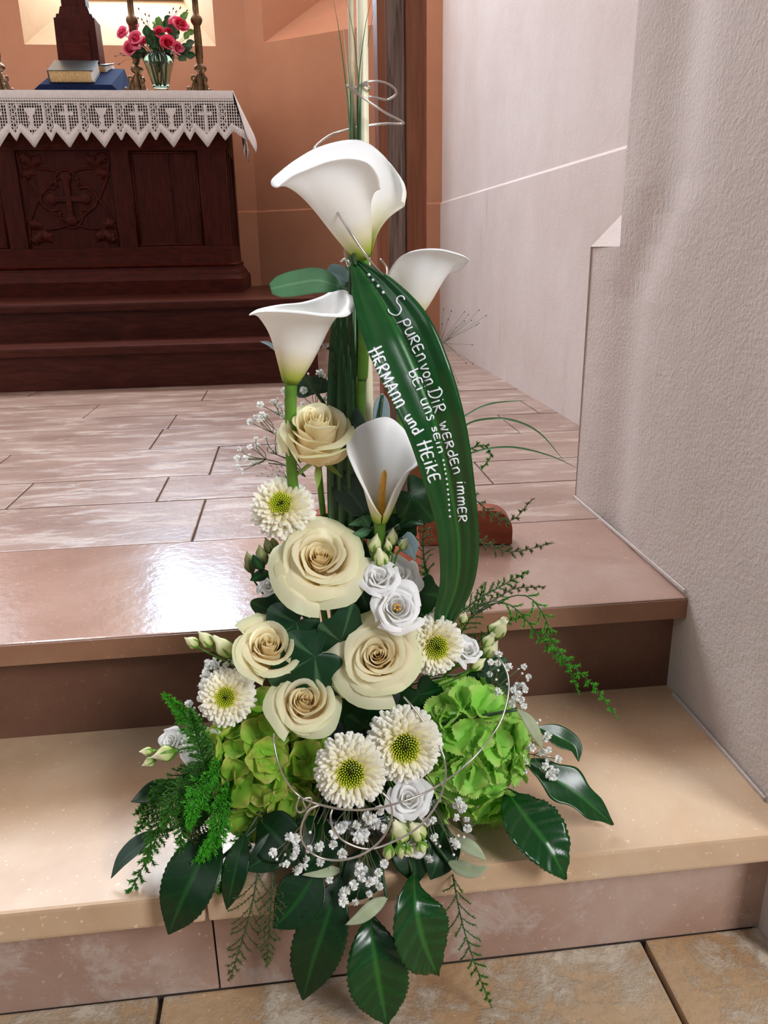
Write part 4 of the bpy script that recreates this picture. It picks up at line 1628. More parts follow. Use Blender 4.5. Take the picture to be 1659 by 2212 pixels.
for lab, pts, mt, ln, y in sprigs:
    o = thing('leafy_sprig', lab, 'foliage', vtop, 'greenery among the pink roses')
    for px, py in pts:
        p = P(px, py, y + q.uniform(-.03, .03))
        dirv = (p - vtop).normalized() + V((q.uniform(-.3, .3), q.uniform(-.5, .1), q.uniform(-.5, .2)))
        dirv.normalize()
        a = p - dirv * ln
        leaf_mb([a, p + V((0, 0, .003)), p + dirv * ln * 1.3], ln * 1.9, (q.uniform(-.4, .4), -1, .4), nu=4, ns=8, veins=0).build('leaf', M[mt], o)
        mb = MB(); mb.tube([a, (a + vtop) * .5, vtop - V((0, 0, .03))], .0009, 4)
        mb.build('twig', M['stem_d'], o)
for lab, pts in (('thin dry twigs at the top left of the pink bouquet', [(300, 20), (314, 32), (322, 35), (299, 40), (307, 43), (311, 50), (318, 47)]),
                 ('thin reddish twigs at the top right of the pink bouquet', [(374, 20), (389, 18), (366, 28), (403, 24), (380, 26)]),
                 ('thin drooping twig at the left below the pink cluster', [(250, 121), (258, 138), (262, 116), (268, 120)])):
    o = thing('dry_twig', lab, 'twig', vtop, 'dry twigs among the pink roses')
    mb = MB(); lf = MB()
    f = sum((P(px, py, 3.70) for px, py in pts), V()) / len(pts)
    f = f.lerp(vtop, .45)
    mb.tube([vtop - V((0, 0, .04)), f], .0012, 5)
    for px, py in pts:
        p = P(px, py, 3.70)
        mb.tube(cat([f, f.lerp(p, .6) + V((0, 0, .006)), p], 4), .0007, 4)
        lf.lathe([(.0003, -.004), (.003, 0), (.0028, .004), (.0004, .009)], 6, frame(p, p - f))
    mb.build('twig', M['twig_red'], o)
    lf.build('bud', M['twig_red'], o)

# ================================================================== wooden stand with the post behind the flowers
pc = P(872, 1190, 1.17)
xp, yp, hw = .166, 1.185, .0335
o = thing('wooden_post', 'brown wooden post with cross shaped foot standing on the upper step', 'post', (xp, yp, Z2))
zt2 = 2.0
for (a, b, f0) in ((-hw, -hw + .012, 0), (.004, hw - .003, 0)):
    MB().box((xp + a, yp - .02 + f0, Z2 + .03), (xp + b, yp + .03, zt2), .002).build('rail', M['post'], o, False)
MB().box((xp + hw - .0035, yp - .014, Z2 + .03), (xp + hw, yp + .03, zt2), .001).build('rail', M['foot_wood'], o, False)
MB().box((xp - hw + .0115, yp - .016, Z2 + .03), (xp + .0045, yp + .03, zt2), .001).build('rough_core', M['bark'], o, False)
def foot_board(d, L_, nm, h=.058, th=.036):
    d = V(d).normalized()
    s = V((-d.y, d.x, 0)) * th / 2
    c = V((xp, yp, Z2))
    rr = .035
    out = [V((0, 0, .001))]
    outl = [(0.02, .001), (L_, .001), (L_, h - rr)] + [(L_ - rr + rr * math.cos(t), h - rr + rr * math.sin(t)) for t in [PI / 2 * i / 8 for i in range(1, 9)]] + [(0.02, h)]
    mb = MB()
    mb.prism([c + d * a + V((0, 0, b)) - s for a, b in outl], s * 2)
    return mb.build(nm, M['foot_wood'], o, False)
foot_board((1, -.12, 0), .172, 'foot')
foot_board((-1, .12, 0), .16, 'foot')
foot_board((-.12, -1, 0), .19, 'foot')
foot_board((.12, 1, 0), .16, 'foot')

# ================================================================== the tall flower arrangement
F0 = P(770, 1770, .80)
FX = F0.x
FC = V((FX, .80, Z1))
# bowl with foam
bo = thing('silver_bowl', 'silver crackled bowl under the flowers on the lower step', 'bowl', FC)
T = Matrix.Translation(FC)
mb = MB()
mb.lathe([(.06, .001), (.085, .006), (.118, .02), (.132, .040), (.134, .052), (.129, .052), (.112, .028), (.08, .012)], 28, T)
mb.build('body', M['crackle'], bo)
fo = tag(MB().lathe([(.10, .03), (.106, .05), (.098, .082), (.07, .112), (.0, .116)], 18, T).build('floral_foam', M['foam'], None), 'dark green floral foam filling the silver bowl', 'foam')
FT = FC + V((0, 0, .10))
def ft(dx=0.0, dy=0.0, dz=0.0):
    return FT + V((dx, dy, dz))

# ---- sticks and grasses of the tall axis
for px, y, r, lab in ((766, .838, .0030, 'thin pale cane standing left of the tall cream candle'), (789, .834, .0052, 'tall slim cream candle rising behind the top calla')):
    p0, p1 = P(px, 1250, y), P(px, 300, y)
    top = V((P(px + 0, 0, y).x, y, 1.24))
    bot = V((p1.x * .75 + p0.x * .25, y, FT.z - .01))
    o_ = tag(MB().tube([bot, V((P(px, 560, y).x, y, P(px, 560, y).z)), top], r, 12).build('tall_candle' if r > .004 else 'cane', M['candle'] if r > .004 else M['cane'], None), lab, 'candle' if r > .004 else 'cane')

def blade(label, pts, w, y, grp, mat='grass'):
    pp = [P(a, b, y + (c if c else 0)) for a, b, c in pts]
    o_ = leaf_mb(pp, w, (0.2, -1, .1), nu=2, ns=30, veins=0, fold=.5, profile=[.9, 1, 1, 1, .95, .85, .7, .5, .3, .04]).build('reed' if 'reed' in label else 'long_grass', M[mat], None)
    return tag(o_, label, 'grass', grp, 'thing')

ORD = 'first second third fourth fifth sixth seventh eighth ninth tenth eleventh twelfth'.split()
gl = 'thin grass blades rising past the candle'
blade('grass blade arching highest to the left of the candle', [(768, 900, 0), (757, 330, 0), (745, 170, 0), (731, 60, -.01), (716, -20, -.02)], .0030, .828, gl)
blade('pale grass blade just right of the leftmost arching one', [(764, 900, 0), (757, 300, 0), (746, 110, 0), (732, -10, -.01)], .0022, .832, gl, 'olive')
blade('grass blade crossing in front of the pale cane', [(778, 900, 0), (776, 300, 0), (768, 110, 0), (745, -20, -.01)], .0030, .826, gl)
blade('grass blade leaning right across the candle', [(774, 900, 0), (772, 280, 0), (784, 90, 0), (806, -20, -.01)], .0030, .827, gl)
blade('short grass stub ending dark beside the candle wire', [(776, 900, 0), (778, 300, 0), (782, 160, 0), (783, 98, 0)], .0034, .8255, gl)
blade('short dark grass stub left of the pale cane', [(762, 900, 0), (758, 300, 0), (754, 170, 0), (752, 108, 0)], .0030, .829, gl)
blade('very thin grass blade leaning far right above the wire', [(782, 800, 0), (786, 250, 0), (796, 90, 0), (814, -10, -.01)], .0016, .832, gl)
for i in range(7):
    blade('dark grass blade, %s of seven from the left beside the candle' % ORD[i], [(758 + i * 4, 960, 0), (757 + i * 3.6, 560, 0), (758 + i * 3.4, 300, 0), (758 + i * 3.2, 175 + (i * 37) % 70, 0)], .0040, .828 + .002 * (i % 3), 'dark grass bundle above the top calla')
for i in range(12):
    x = 707 + i * 5.2
    blade('thick dark reed, %s of twelve from the left beside the broad written leaf' % ORD[i], [(x + 14, 1330, 0), (x + 4, 1060, 0), (x + 3, 850, 0), (x + 8 + (6 - i) * 1.0, 680, .02), (752 + i * 1.2, 560, .03), (756 + i * 1.5, 520, .03)], .0050, .778 + .004 * (i % 4), 'dark reeds bundled under the top calla')
gr = 'dark grass loops at the right of the written leaf'
for lab, pts, y in (('arched grass blade, middle one of three at the right', [(985, 930, 0), (1030, 908, 0), (1100, 906, 0), (1165, 935, .02), (1225, 1004, .04)], .76),
                    ('longest arched grass blade, lowest of three at the right', [(985, 990, 0), (1040, 972, 0), (1110, 966, .01), (1190, 985, .03), (1252, 1014, .05)], .76),
                    ('short arched grass blade, topmost of three at the right', [(975, 920, 0), (1005, 898, .01), (1060, 872, .02), (1141, 864, .04)], .78)):
    blade(lab, pts, .0020, y, gr)

# ---- callas
c1 = P(786, 556, .775)
calla('calla_lily', 'largest calla at the very top, tip curling to the left', c1,
      [P(817, 402, .7335), P(811, 372, .727), P(790, 345, .722), P(752, 335, .720), P(706, 341, .720), P(664, 357, .721), P(632, 371, .723), P(612, 386, .726), P(598, 396, .730), P(586, 391, .735), P(587, 380, .740),
       P(602, 366, .747), P(636, 340, .768), P(684, 313, .794), P(740, 298, .812), P(784, 300, .815), P(824, 330, .808), P(852, 368, .790), P(864, 402, .772), P(861, 432, .757)],
      [P(787, 640, .78), P(784, 800, .785), P(778, 900, .79), ft(.005, -.01, .02)], closed=False, k1=.50, flare=lambda u: .5 if u < .74 else max(-.32, .5 - (u - .72) * 4.0), neck=.018, drop=.9, roll_dn=.003)
c2 = P(884, 690, .85)
calla('calla_lily', 'calla at the right behind the written leaf, tip to the right', c2,
      [P(840, 602, .835), P(850, 572, .818), P(872, 545, .806), P(905, 533, .80), P(945, 531, .80), P(978, 537, .80), P(1010, 549, .81), P(1008, 560, .825), P(985, 580, .84), P(962, 572, .86), P(930, 556, .875), P(895, 550, .885), P(860, 570, .88), P(842, 590, .86)],
      [P(885, 760, .84), P(868, 900, .83), ft(.03, .0, .02)], k1=.45, flare=.5, neck=.012, drop=.9)
c3 = P(627, 826, .765)
calla('calla_lily', 'trumpet shaped calla at the left beside the round green leaf', c3,
      [P(546, 668, .765), P(566, 662, .738), P(600, 660, .722), P(650, 662, .714), P(705, 668, .716), P(748, 667, .728), P(764, 645, .750), P(758, 624, .778), P(735, 614, .80), P(700, 630, .81), P(655, 643, .812), P(605, 648, .80), P(566, 656, .784)],
      [P(628, 900, .768), P(632, 1040, .772), P(650, 1120, .778), ft(-.03, -.01, .02)], k1=.55, flare=.45, neck=.016, drop=1.1, roll_dn=.006)
c4 = P(821, 1128, .748)
calla('calla_lily', 'open calla with orange spadix facing the viewer', c4,
      [P(824, 1114, .737), P(806, 1088, .732), P(786, 1050, .728), P(766, 1010, .728), P(750, 966, .736), P(758, 936, .75), P(786, 912, .768), P(836, 898, .783), P(872, 924, .776), P(893, 958, .762), P(905, 994, .742), P(880, 1018, .728), P(857, 1052, .724), P(842, 1084, .727), P(829, 1112, .734)],
      [P(820, 1170, .755), P(818, 1240, .765), ft(.01, -.01, .02)], closed=False, k1=.32, flare=.30, neck=.006, drop=.4, r0=.0065, roll_dn=.002,
      spadix=[P(824, 1118, .748), P(824, 1085, .750), P(827, 1050, .748), P(831, 1016, .744)])

# ---- cream roses
def Rm(px_d, p):
    return px_d / 2 * mpp(p)
rg = 'cream roses in the arrangement'
p = P(684, 945, .762); rose('cream_rose', 'cream rose highest of all, half open and seen from the side', rg, p, toward(p, -.05, 1.9), Rm(178, p), ft(-.01, -.02), 3, 29, .75, roll=.4, height=1.55)
p = P(692, 1205, .735); rose('cream_rose', 'wide open cream rose in the middle of the stem, below the open calla', rg, p, toward(p, .05, .95), Rm(188, p), ft(-.01, -.03), 5, 32, 1.15, roll=1.0, height=1.2)
p = P(815, 1416, .702); rose('cream_rose', 'largest cream rose, wide open above the two lowest daisies', rg, p, toward(p, .0, .75), Rm(196, p), ft(.01, -.05), 8, 34, 1.25, roll=2.6, height=1.2)
p = P(658, 1515, .690); rose('cream_rose', 'peach cream rose lowest of all, above the left hydrangea', rg, p, toward(p, .12, 1.05), Rm(158, p), ft(-.02, -.06), 12, 32, .9, roll=.2, height=1.2)
p = P(580, 1400, .715); rose('cream_rose', 'cream rose at the left, beside the small left daisy', rg, p, toward(p, .10, 1.25), Rm(146, p), ft(-.05, -.04), 15, 30, .9, roll=3.2, height=1.4,
     extra=[(petal_fn(.74, .95, 1.5, 3.9, 0, .42, .16, .05, 900, rim=.3), 12, 9), (petal_fn(.72, .95, 1.4, 4.7, 0, .40, .14, .05, 901, rim=.3), 12, 9)])

# ---- double daisies
p = P(608, 1092, .765); daisy('daisy', 'shaggy cream daisy highest of all, left of the tall stem', p, toward(p, -.12, .75), Rm(150, p), ft(-.03, -.02), 1, 240, .27, .55, shaggy=1.2)
p = P(488, 1506, .708); daisy('daisy', 'cream daisy at the far left below the left rose', p, toward(p, -.12, .55), Rm(130, p), ft(-.07, -.03), 2, 215, .28, .35, shaggy=.6)
p = P(940, 1396, .716); daisy('daisy', 'pale daisy at the right beside the largest rose', p, toward(p, .30, .25), Rm(132, p), ft(.05, -.03), 3, 220, .34, .25)
p = P(874, 1612, .660); daisy('daisy', 'cream daisy with green eye, right one of the lowest pair', p, toward(p, .10, .35), Rm(158, p), ft(.03, -.06), 4, 240, .36, .2)
p = P(758, 1668, .645); daisy('daisy', 'cream daisy with green eye, left one of the lowest pair', p, toward(p, -.05, .42), Rm(156, p), ft(-.02, -.07), 5, 240, .35, .2)

# ---- hydrangeas
c = P(582, 1655, .735)
hydrangea('hydrangea', 'olive green hydrangea head at the left under the roses', c, (.052, .050, .060), 'hyd_l', 1, .0265, ft(-.06, -.04), None, False, 92)
c = P(1012, 1620, .735)
hydrangea('hydrangea', 'bright green hydrangea head at the right of the lowest daisies', c, (.050, .050, .074), 'hyd_r', 2, .0275, ft(.06, -.04), None, True, 98)

# ---- broad leaf with the written message
lfL = [(757, 566), (764, 650), (789, 745), (838, 850), (884, 950), (920, 1060), (944, 1150), (951, 1250), (938, 1330), (955, 1385)]
lfR = [(776, 562), (850, 604), (924, 680), (973, 790), (1008, 920), (1027, 1060), (1035, 1180), (1021, 1270), (983, 1342), (962, 1386)]
lfY = [.762, .738, .712, .696, .690, .692, .698, .708, .722, .735]
NSL = 60
cl_ = resample([V((a, b, 0)) for a, b in [(q_.x, q_.y) for q_ in cat([V((a, b, 0)) for a, b in lfL], 10)]], NSL + 1)
cr_ = resample([V((a, b, 0)) for a, b in [(q_.x, q_.y) for q_ in cat([V((a, b, 0)) for a, b in lfR], 10)]], NSL + 1)
rbase = P(765, 545, .775)
rl = thing('broad_leaf', 'long broad dark leaf hanging beside the callas, written on in white', 'leaf', rbase)
mb = MB()
NU = 16
def rfn(u, s):
    i = round(s * NSL)
    a, b = cl_[i], cr_[i]
    y = interp(lfY, s)
    x_, y_ = a.x + (b.x - a.x) * u, a.y + (b.y - a.y) * u
    w = (b - a).length * .0005
    k = 2 * u - 1
    yy = y + .11 * w * (1 - abs(k)) - .10 * w * abs(k) + .0009 * math.sin(u * 26) + .05 * w * k
    t = .45 if abs(k) < .07 else (.07 if round(u * NU) % 3 == 0 else 0)
    return P(x_, y_, yy), t
mb.grid(NU, NSL, rfn)
blade_v = [V(v_) for v_ in mb.v]
bvh = BVHTree.FromPolygons(blade_v, mb.f)
mb.build('blade', M['ribbon_leaf'], rl, solid=.0006)
mb = MB()
mb.tube(cat([P(768, 572, .757), P(762, 548, .768), P(756, 620, .775), P(760, 720, .785)], 6), .0016, 6)
mb.build('petiole', M['stem_d'], rl)

GLY = {
    'S': (.62, [[(.60, .86), (.50, .98), (.28, 1.0), (.10, .86), (.14, .66), (.40, .52), (.56, .34), (.48, .10), (.24, .0), (-.15, .06), (-.3, .2)]]),
    'p': (.55, [[(.06, .72), (.02, -.32)], [(.04, .6), (.22, .76), (.46, .66), (.48, .40), (.30, .22), (.06, .28)]]),
    'U': (.55, [[(.04, .75), (.04, .25), (.16, .02), (.36, .06), (.46, .30), (.48, .75), (.52, .0)]]),
    'R': (.56, [[(.06, .0), (.06, .80)], [(.0, .78), (.32, .86), (.48, .66), (.30, .46), (.06, .42), (.5, .0)]]),
    'E': (.52, [[(.46, .82), (.06, .80), (.06, .02), (.50, .04)], [(.06, .42), (.40, .44)]]),
    'n': (.55, [[(.06, .0), (.06, .66)], [(.06, .45), (.20, .66), (.40, .64), (.44, .40), (.46, .0)]]),
    'v': (.52, [[(.0, .74), (.22, .0), (.46, .76)]]),
    'o': (.50, [[(.24, .70), (.06, .56), (.04, .22), (.20, .02), (.40, .12), (.44, .48), (.24, .70)]]),
    'D': (.66, [[(.12, .92), (.10, .0)], [(-.06, .84), (.30, .98), (.58, .72), (.58, .30), (.34, .02), (-.04, .02)]]),
    'i': (.22, [[(.08, .62), (.08, .0)], [(.09, .84), (.10, .90)]]),
    'w': (.72, [[(.0, .74), (.14, .0), (.32, .56), (.46, .0), (.64, .78)]]),
    'd': (.55, [[(.44, .46), (.24, .58), (.06, .40), (.08, .10), (.28, .0), (.44, .2)], [(.46, 1.05), (.48, .0)]]),
    'm': (.78, [[(.06, .0), (.06, .66)], [(.06, .44), (.20, .66), (.34, .60), (.36, .0)], [(.36, .44), (.50, .66), (.64, .60), (.68, .0)]]),
    'b': (.52, [[(.06, 1.0), (.06, .0)], [(.06, .34), (.24, .52), (.44, .40), (.44, .14), (.24, .0), (.06, .08)]]),
    'u': (.52, [[(.04, .64), (.04, .22), (.16, .02), (.34, .06), (.42, .28), (.44, .64), (.46, .0)]]),
    's': (.42, [[(.38, .56), (.20, .66), (.06, .54), (.18, .38), (.34, .24), (.26, .02), (.02, .04)]]),
    'H': (.64, [[(.06, 1.05), (.06, -.08)], [(.50, 1.0), (.50, -.05)], [(-.12, .52), (.66, .56)]]),
    'M': (.80, [[(.06, .0), (.10, .80), (.34, .20), (.60, .82), (.68, .0)]]),
    'A': (.62, [[(.0, .0), (.28, .84), (.54, .0)], [(.10, .32), (.46, .34)]]),
    'k': (.52, [[(.06, .95), (.06, .0)], [(.44, .66), (.08, .34), (.46, .0)]]),
}
def hit(px, py, lift=.0011):
    d = ray(px, py).normalized()
    h_, n_, i_, ds_ = bvh.ray_cast(EYE, d)
    if h_ is None:
        h_, n_, i_, ds_ = bvh.find_nearest(EYE + d * ((.70) / d.y))
    return h_ - d * lift
def crop(pt):                     # points were measured on an enlarged detail of the photograph
    return V((520 + pt[0] * 580 / 1659, 520 + pt[1] * 580 / 1659, 0))
def write(word, a, b, hgt, r=.00078):
    """letters from crop point a to b along the leaf; up is to the right of the reading direction turned back"""
    a, b = crop(a), crop(b)
    d = (b - a)
    L_ = d.length
    d.normalize()
    up = V((d.y, -d.x, 0))
    tot = sum(GLY[c][0] for c in word) + .12 * (len(word) - 1)
    sc = L_ / tot
    hh = hgt * 580 / 1659
    x = 0
    mb = MB()
    for c in word:
        w, strokes = GLY[c]
        for st_ in strokes:
            pts = [a + d * (x + p_[0]) * sc + up * p_[1] * hh for p_ in st_]
            cc = cat(pts, 4) if len(pts) > 2 else resample(pts, 5)
            mb.tube([hit(p_.x, p_.y) for p_ in cc], r, 5)
        x += w + .12
    lo = mb.build('lettering', M['paint'], rl)
    return lo
write('S', (930, 455), (985, 470), 125)
write('pUREn', (985, 500), (1100, 755), 75)
write('von', (1105, 775), (1150, 900), 62)
write('DiR', (1155, 930), (1200, 1072), 85)
write('wERdEn', (1226, 1128), (1318, 1448), 56)
write('immER', (1333, 1490), (1345, 1740), 60)
write('bEi', (1034, 812), (1090, 935), 66)
write('uns', (1106, 985), (1156, 1118), 66)
write('sEin', (1178, 1152), (1222, 1318), 40)
write('HERMAnn', (785, 690), (962, 1040), 88, .0010)
write('und', (1008, 1092), (1072, 1205), 66, .0010)
write('HEikE', (1092, 1258), (1168, 1500), 84, .0010)
mb = MB()
for (x, y) in [(792, 211), (817, 243), (848, 280), (880, 320)]:
    p = crop((x, y)); c = hit(p.x, p.y)
    mb.lathe([(.0002, -.0005), (.0016, 0), (.0002, .0006)], 8, frame(c, EYE - c))
mb.build('lettering', M['paint'], rl)
mb = MB()
dots = [(1250, 1357), (1256, 1385), (1260, 1412), (1265, 1440), (1270, 1472), (1275, 1505), (1278, 1538), (1281, 1568), (1284, 1600), (1286, 1632), (1288, 1666), (1291, 1704)]
for (x, y) in dots:
    p = crop((x, y)); c = hit(p.x, p.y)
    mb.lathe([(.0002, -.0005), (.0013, 0), (.0002, .0006)], 8, frame(c, EYE - c))
mb.build('lettering', M['paint'], rl)

# ---- large dark leaves below
gB = 'large dark leaves round the arrangement'
def PL(l):
    return [P(a, b, y) for a, b, y in l]
big_leaf('glossy_leaf', 'glossy blue sheened leaf hanging over the lower step, right of centre', PL([(893, 1885, .640), (898, 1960, .610), (915, 2035, .600), (944, 2106, .606)]), .060, hint=(.35, -1, .25), quilt=.0009, serr=.03, wave=.002, stem=[ft(.02, -.08)])
big_leaf('glossy_leaf', 'large pointed leaf hanging lowest of all, its tip at the floor', PL([(800, 1975, .632), (806, 2040, .610), (818, 2120, .596), (836, 2214, .592)]), .062, hint=(0, -1, .2), quilt=.0007, serr=.03, fold=.22, stem=[P(800, 1900, .66), ft(0, -.08)])
big_leaf('glossy_leaf', 'pointed dark leaf hanging over the step, left of the lowest one', PL([(735, 1890, .636), (708, 1980, .612), (678, 2070, .60), (654, 2160, .60)]), .052, 'big_leaf_dull', hint=(-.25, -1, .2), serr=.03, stem=[ft(-.01, -.08)])
big_leaf('glossy_leaf', 'broad dull dark leaf at the left of the pair hanging over the step', PL([(690, 1870, .640), (655, 1930, .626), (620, 1975, .618), (590, 2004, .615)]), .050, 'big_leaf_dull', hint=(-.3, -1, .5), serr=.02, stem=[ft(-.03, -.08)])
big_leaf('glossy_leaf', 'large dark leaf pointing down at the far left over the nosing', PL([(470, 1790, .675), (432, 1860, .645), (396, 1940, .625), (364, 2018, .620)]), .055, 'big_leaf_dull', hint=(-.35, -1, .3), fold=.2, serr=.02, stem=[ft(-.08, -.05)])
big_leaf('glossy_leaf', 'small curled grey green leaf reaching furthest left above the step', PL([(348, 1792, .70), (312, 1818, .69), (270, 1856, .68), (240, 1897, .672)]), .020, 'eucalyptus_dark', hint=(-.6, -.6, .6), fold=.5, stem=[P(400, 1770, .72), ft(-.10, -.02)])
big_leaf('glossy_leaf', 'large glossy leaf at the right, pointing down at the step nosing', PL([(1092, 1705, .695), (1135, 1765, .660), (1185, 1830, .632), (1222, 1900, .618)]), .062, hint=(.35, -1, .55), quilt=.0012, serr=.03, fold=.2, stem=[ft(.08, -.04)])
big_leaf('glossy_leaf', 'long wavy leaf reaching furthest right over the lower tread', PL([(1130, 1640, .715), (1195, 1680, .70), (1260, 1725, .685), (1324, 1782, .675)]), .042, 'big_leaf', hint=(.2, -.8, .9), lobes=.14, wave=.002, stem=[ft(.09, -.02)])
big_leaf('glossy_leaf', 'dark leaf at the right whose tip curls down, behind the gypsophila', PL([(1160, 1570, .735), (1205, 1592, .73), (1240, 1612, .722), (1250, 1645, .712)]), .026, 'big_leaf', hint=(.2, -.7, .8), fold=.3, stem=[ft(.09, .0)])
big_leaf('glossy_leaf', 'black green leaf with curled tip peeping out behind the left fern', PL([(380, 1690, .735), (345, 1705, .73), (310, 1722, .725), (283, 1732, .72)]), .022, 'big_leaf_dull', hint=(-.1, -.7, .8), fold=.4, stem=[ft(-.09, -.0)])
big_leaf('glossy_leaf', 'narrow dark leaf hanging between the left fern and the hydrangea', PL([(530, 1800, .665), (515, 1850, .645), (502, 1910, .632), (490, 1965, .628)]), .026, 'big_leaf_dull', hint=(-.2, -1, .2), stem=[ft(-.06, -.06)])
big_leaf('glossy_leaf', 'dark leaf lying under the gypsophila at the bottom left', PL([(640, 1800, .665), (600, 1830, .65), (560, 1860, .64), (528, 1880, .636)]), .036, 'big_leaf_dull', hint=(-.2, -1, .6), stem=[ft(-.05, -.07)])
big_leaf('glossy_leaf', 'small black green leaf under the right hydrangea edge', PL([(1000, 1795, .70), (1020, 1815, .69), (1038, 1832, .685), (1042, 1842, .682)]), .012, 'big_leaf_dull', hint=(.2, -1, .6), fold=.4, stem=[ft(.06, -.05)])
big_leaf('glossy_leaf', 'dark leaf filling the gap between the two hydrangeas', PL([(800, 1830, .67), (790, 1870, .652), (770, 1910, .64), (745, 1950, .632)]), .045, 'big_leaf_dull', hint=(0, -1, .4), stem=[ft(0, -.07)])
big_leaf('glossy_leaf', 'dark leaf behind the lisianthus buds at the bottom', PL([(870, 1790, .675), (885, 1830, .655), (895, 1870, .645), (900, 1910, .638)]), .045, 'big_leaf_dull', hint=(.1, -1, .4), stem=[ft(.02, -.07)])
big_leaf('glossy_leaf', 'dark leaf in the shade left of the olive green hydrangea', PL([(480, 1690, .74), (440, 1720, .72), (415, 1760, .70), (400, 1810, .69)]), .045, 'big_leaf_dull', hint=(-.4, -1, .4), stem=[ft(-.09, -.02)])
for k, (lab, l, w) in enumerate((('dark leaf hidden under the olive hydrangea, behind the gypsophila', [(560, 1770, .675), (590, 1800, .655), (620, 1835, .64), (640, 1870, .63)], .050),
        ('dark leaf behind the silver wire ring at the bottom', [(700, 1770, .672), (690, 1800, .652), (680, 1840, .638), (660, 1885, .628)], .055),
        ('dark leaf right of the wire ring, behind the lowest white lisianthus', [(960, 1780, .68), (950, 1820, .660), (945, 1860, .645), (930, 1900, .636)], .045))):
    big_leaf('glossy_leaf', lab, PL(l), w, 'big_leaf_dull', hint=(0, -1, .5), stem=[ft((-.05, -.02, .04)[k], -.06)])
# ---- ivy and dark fill leaves among the stems
iv = 'ivy leaves between the roses'
for lab, px, py, y, tip, nrm, sz, mt in (
        ('big lobed ivy leaf pointing left beside the left rose', 680, 1418, .705, (-.9, -.1, -.45), (-.1, -1, .35), .046, 'ivy'),
        ('ivy leaf standing upright in the gap above the largest rose', 735, 1385, .715, (.35, 0, .9), (.2, -1, .1), .036, 'ivy'),
        ('dark ivy leaf under the middle rose, over the left rose', 640, 1345, .725, (-.7, -.1, -.5), (-.1, -1, .3), .040, 'ivy'),
        ('ivy leaf hanging above the lowest rose', 715, 1450, .705, (.1, -.1, -1), (.1, -1, .2), .036, 'ivy'),
        ('ivy leaf low between the lowest rose and the largest rose', 745, 1500, .71, (-.2, 0, -.9), (.1, -1, .2), .034, 'big_leaf_dull'),
        ('ivy leaf behind the white open lisianthus', 800, 1330, .745, (-.3, 0, .9), (0, -1, .1), .034, 'ivy'),
        ('ivy leaf under the middle of the lowest pair of daisies', 790, 1570, .71, (.2, 0, .8), (0, -1, .2), .036, 'big_leaf_dull'),
        ('dark ivy leaf above the right hydrangea', 1050, 1455, .755, (.6, 0, -.6), (.2, -1, .3), .038, 'ivy'),
        ('dark ivy leaf at the left edge under the middle rose', 600, 1325, .745, (-.6, 0, .3), (-.2, -1, .2), .026, 'big_leaf_dull'),
        ('ivy leaf between left daisy and olive hydrangea', 545, 1560, .735, (-.3, 0, -.8), (-.2, -1, .3), .034, 'big_leaf_dull'),
        ('ivy leaf in the shade below the open calla', 770, 1150, .785, (-.4, 0, .7), (-.1, -1, .1), .034, 'big_leaf_dull'),
        ('ivy leaf behind the tall reeds at the middle', 735, 1130, .79, (.3, 0, -.8), (0, -1, .2), .034, 'big_leaf_dull'),
        ('ivy leaf in the dark right of the open calla', 890, 1070, .77, (.5, 0, -.6), (.1, -1, .2), .034, 'big_leaf_dull'),
        ('ivy leaf in the dark beside the lowest part of the written leaf', 905, 1280, .77, (.1, 0, -.9), (.1, -1, .2), .036, 'big_leaf_dull'),
        ('ivy leaf low behind the right daisy', 905, 1500, .735, (.3, 0, -.8), (.1, -1, .2), .036, 'big_leaf_dull'),
        ('ivy leaf in the dark over the middle rose', 760, 1240, .79, (.2, 0, .8), (.1, -1, .2), .036, 'big_leaf_dull'),
        ('ivy leaf at the right under the calla with the spadix', 860, 1150, .785, (.5, 0, .5), (.1, -1, .2), .026, 'big_leaf_dull')):
    p = P(px, py, y)
    ivy_leaf(lab, p, tip, nrm, sz, FT.lerp(p, .35) + V((0, .02, 0)), mat=mt)

# ---- eucalyptus, olive and other single leaves
eu = 'rounded eucalyptus leaves up the stem'
rev = [.3, .72, .95, 1.0, .98, .92, .86, .74, .5, .04]
ov = [.10, .58, .84, .96, 1.0, 1.0, .98, .93, .80, .40]
big_leaf('eucalyptus_leaf', 'flat oval green leaf behind the left calla', PL([(738, 622, .79), (690, 606, .785), (640, 612, .782), (584, 624, .78)]), .0245, 'eucalyptus', hint=(0, -1, .25), fold=.02, profile=ov, veins=0, stem=[P(752, 640, .79), P(756, 760, .79)], group=eu)
big_leaf('eucalyptus_leaf', 'pale blue leaf behind the flat oval green one', PL([(752, 612, .80), (738, 600, .80), (722, 592, .80), (706, 588, .80)]), .020, 'eucalyptus_blue', hint=(0, -1, .25), profile=ov, veins=0, stem=[P(756, 650, .79), P(757, 760, .79)], group=eu)
big_leaf('eucalyptus_leaf', 'curved silvery leaf right of the left calla tube', PL([(708, 752, .785), (690, 740, .78), (675, 740, .775), (655, 750, .77)]), .008, 'eucalyptus_blue', hint=(0, -.4, 1), fold=.4, veins=0, stem=[P(722, 770, .788), P(730, 900, .79)], group=eu)
big_leaf('eucalyptus_leaf', 'small silvery leaf tip left of the left calla tube', PL([(598, 760, .775), (585, 748, .775), (574, 742, .775), (562, 738, .775)]), .007, 'eucalyptus_blue', hint=(0, -.4, 1), fold=.3, veins=0, stem=[P(640, 790, .785), P(720, 900, .79)], group=eu)
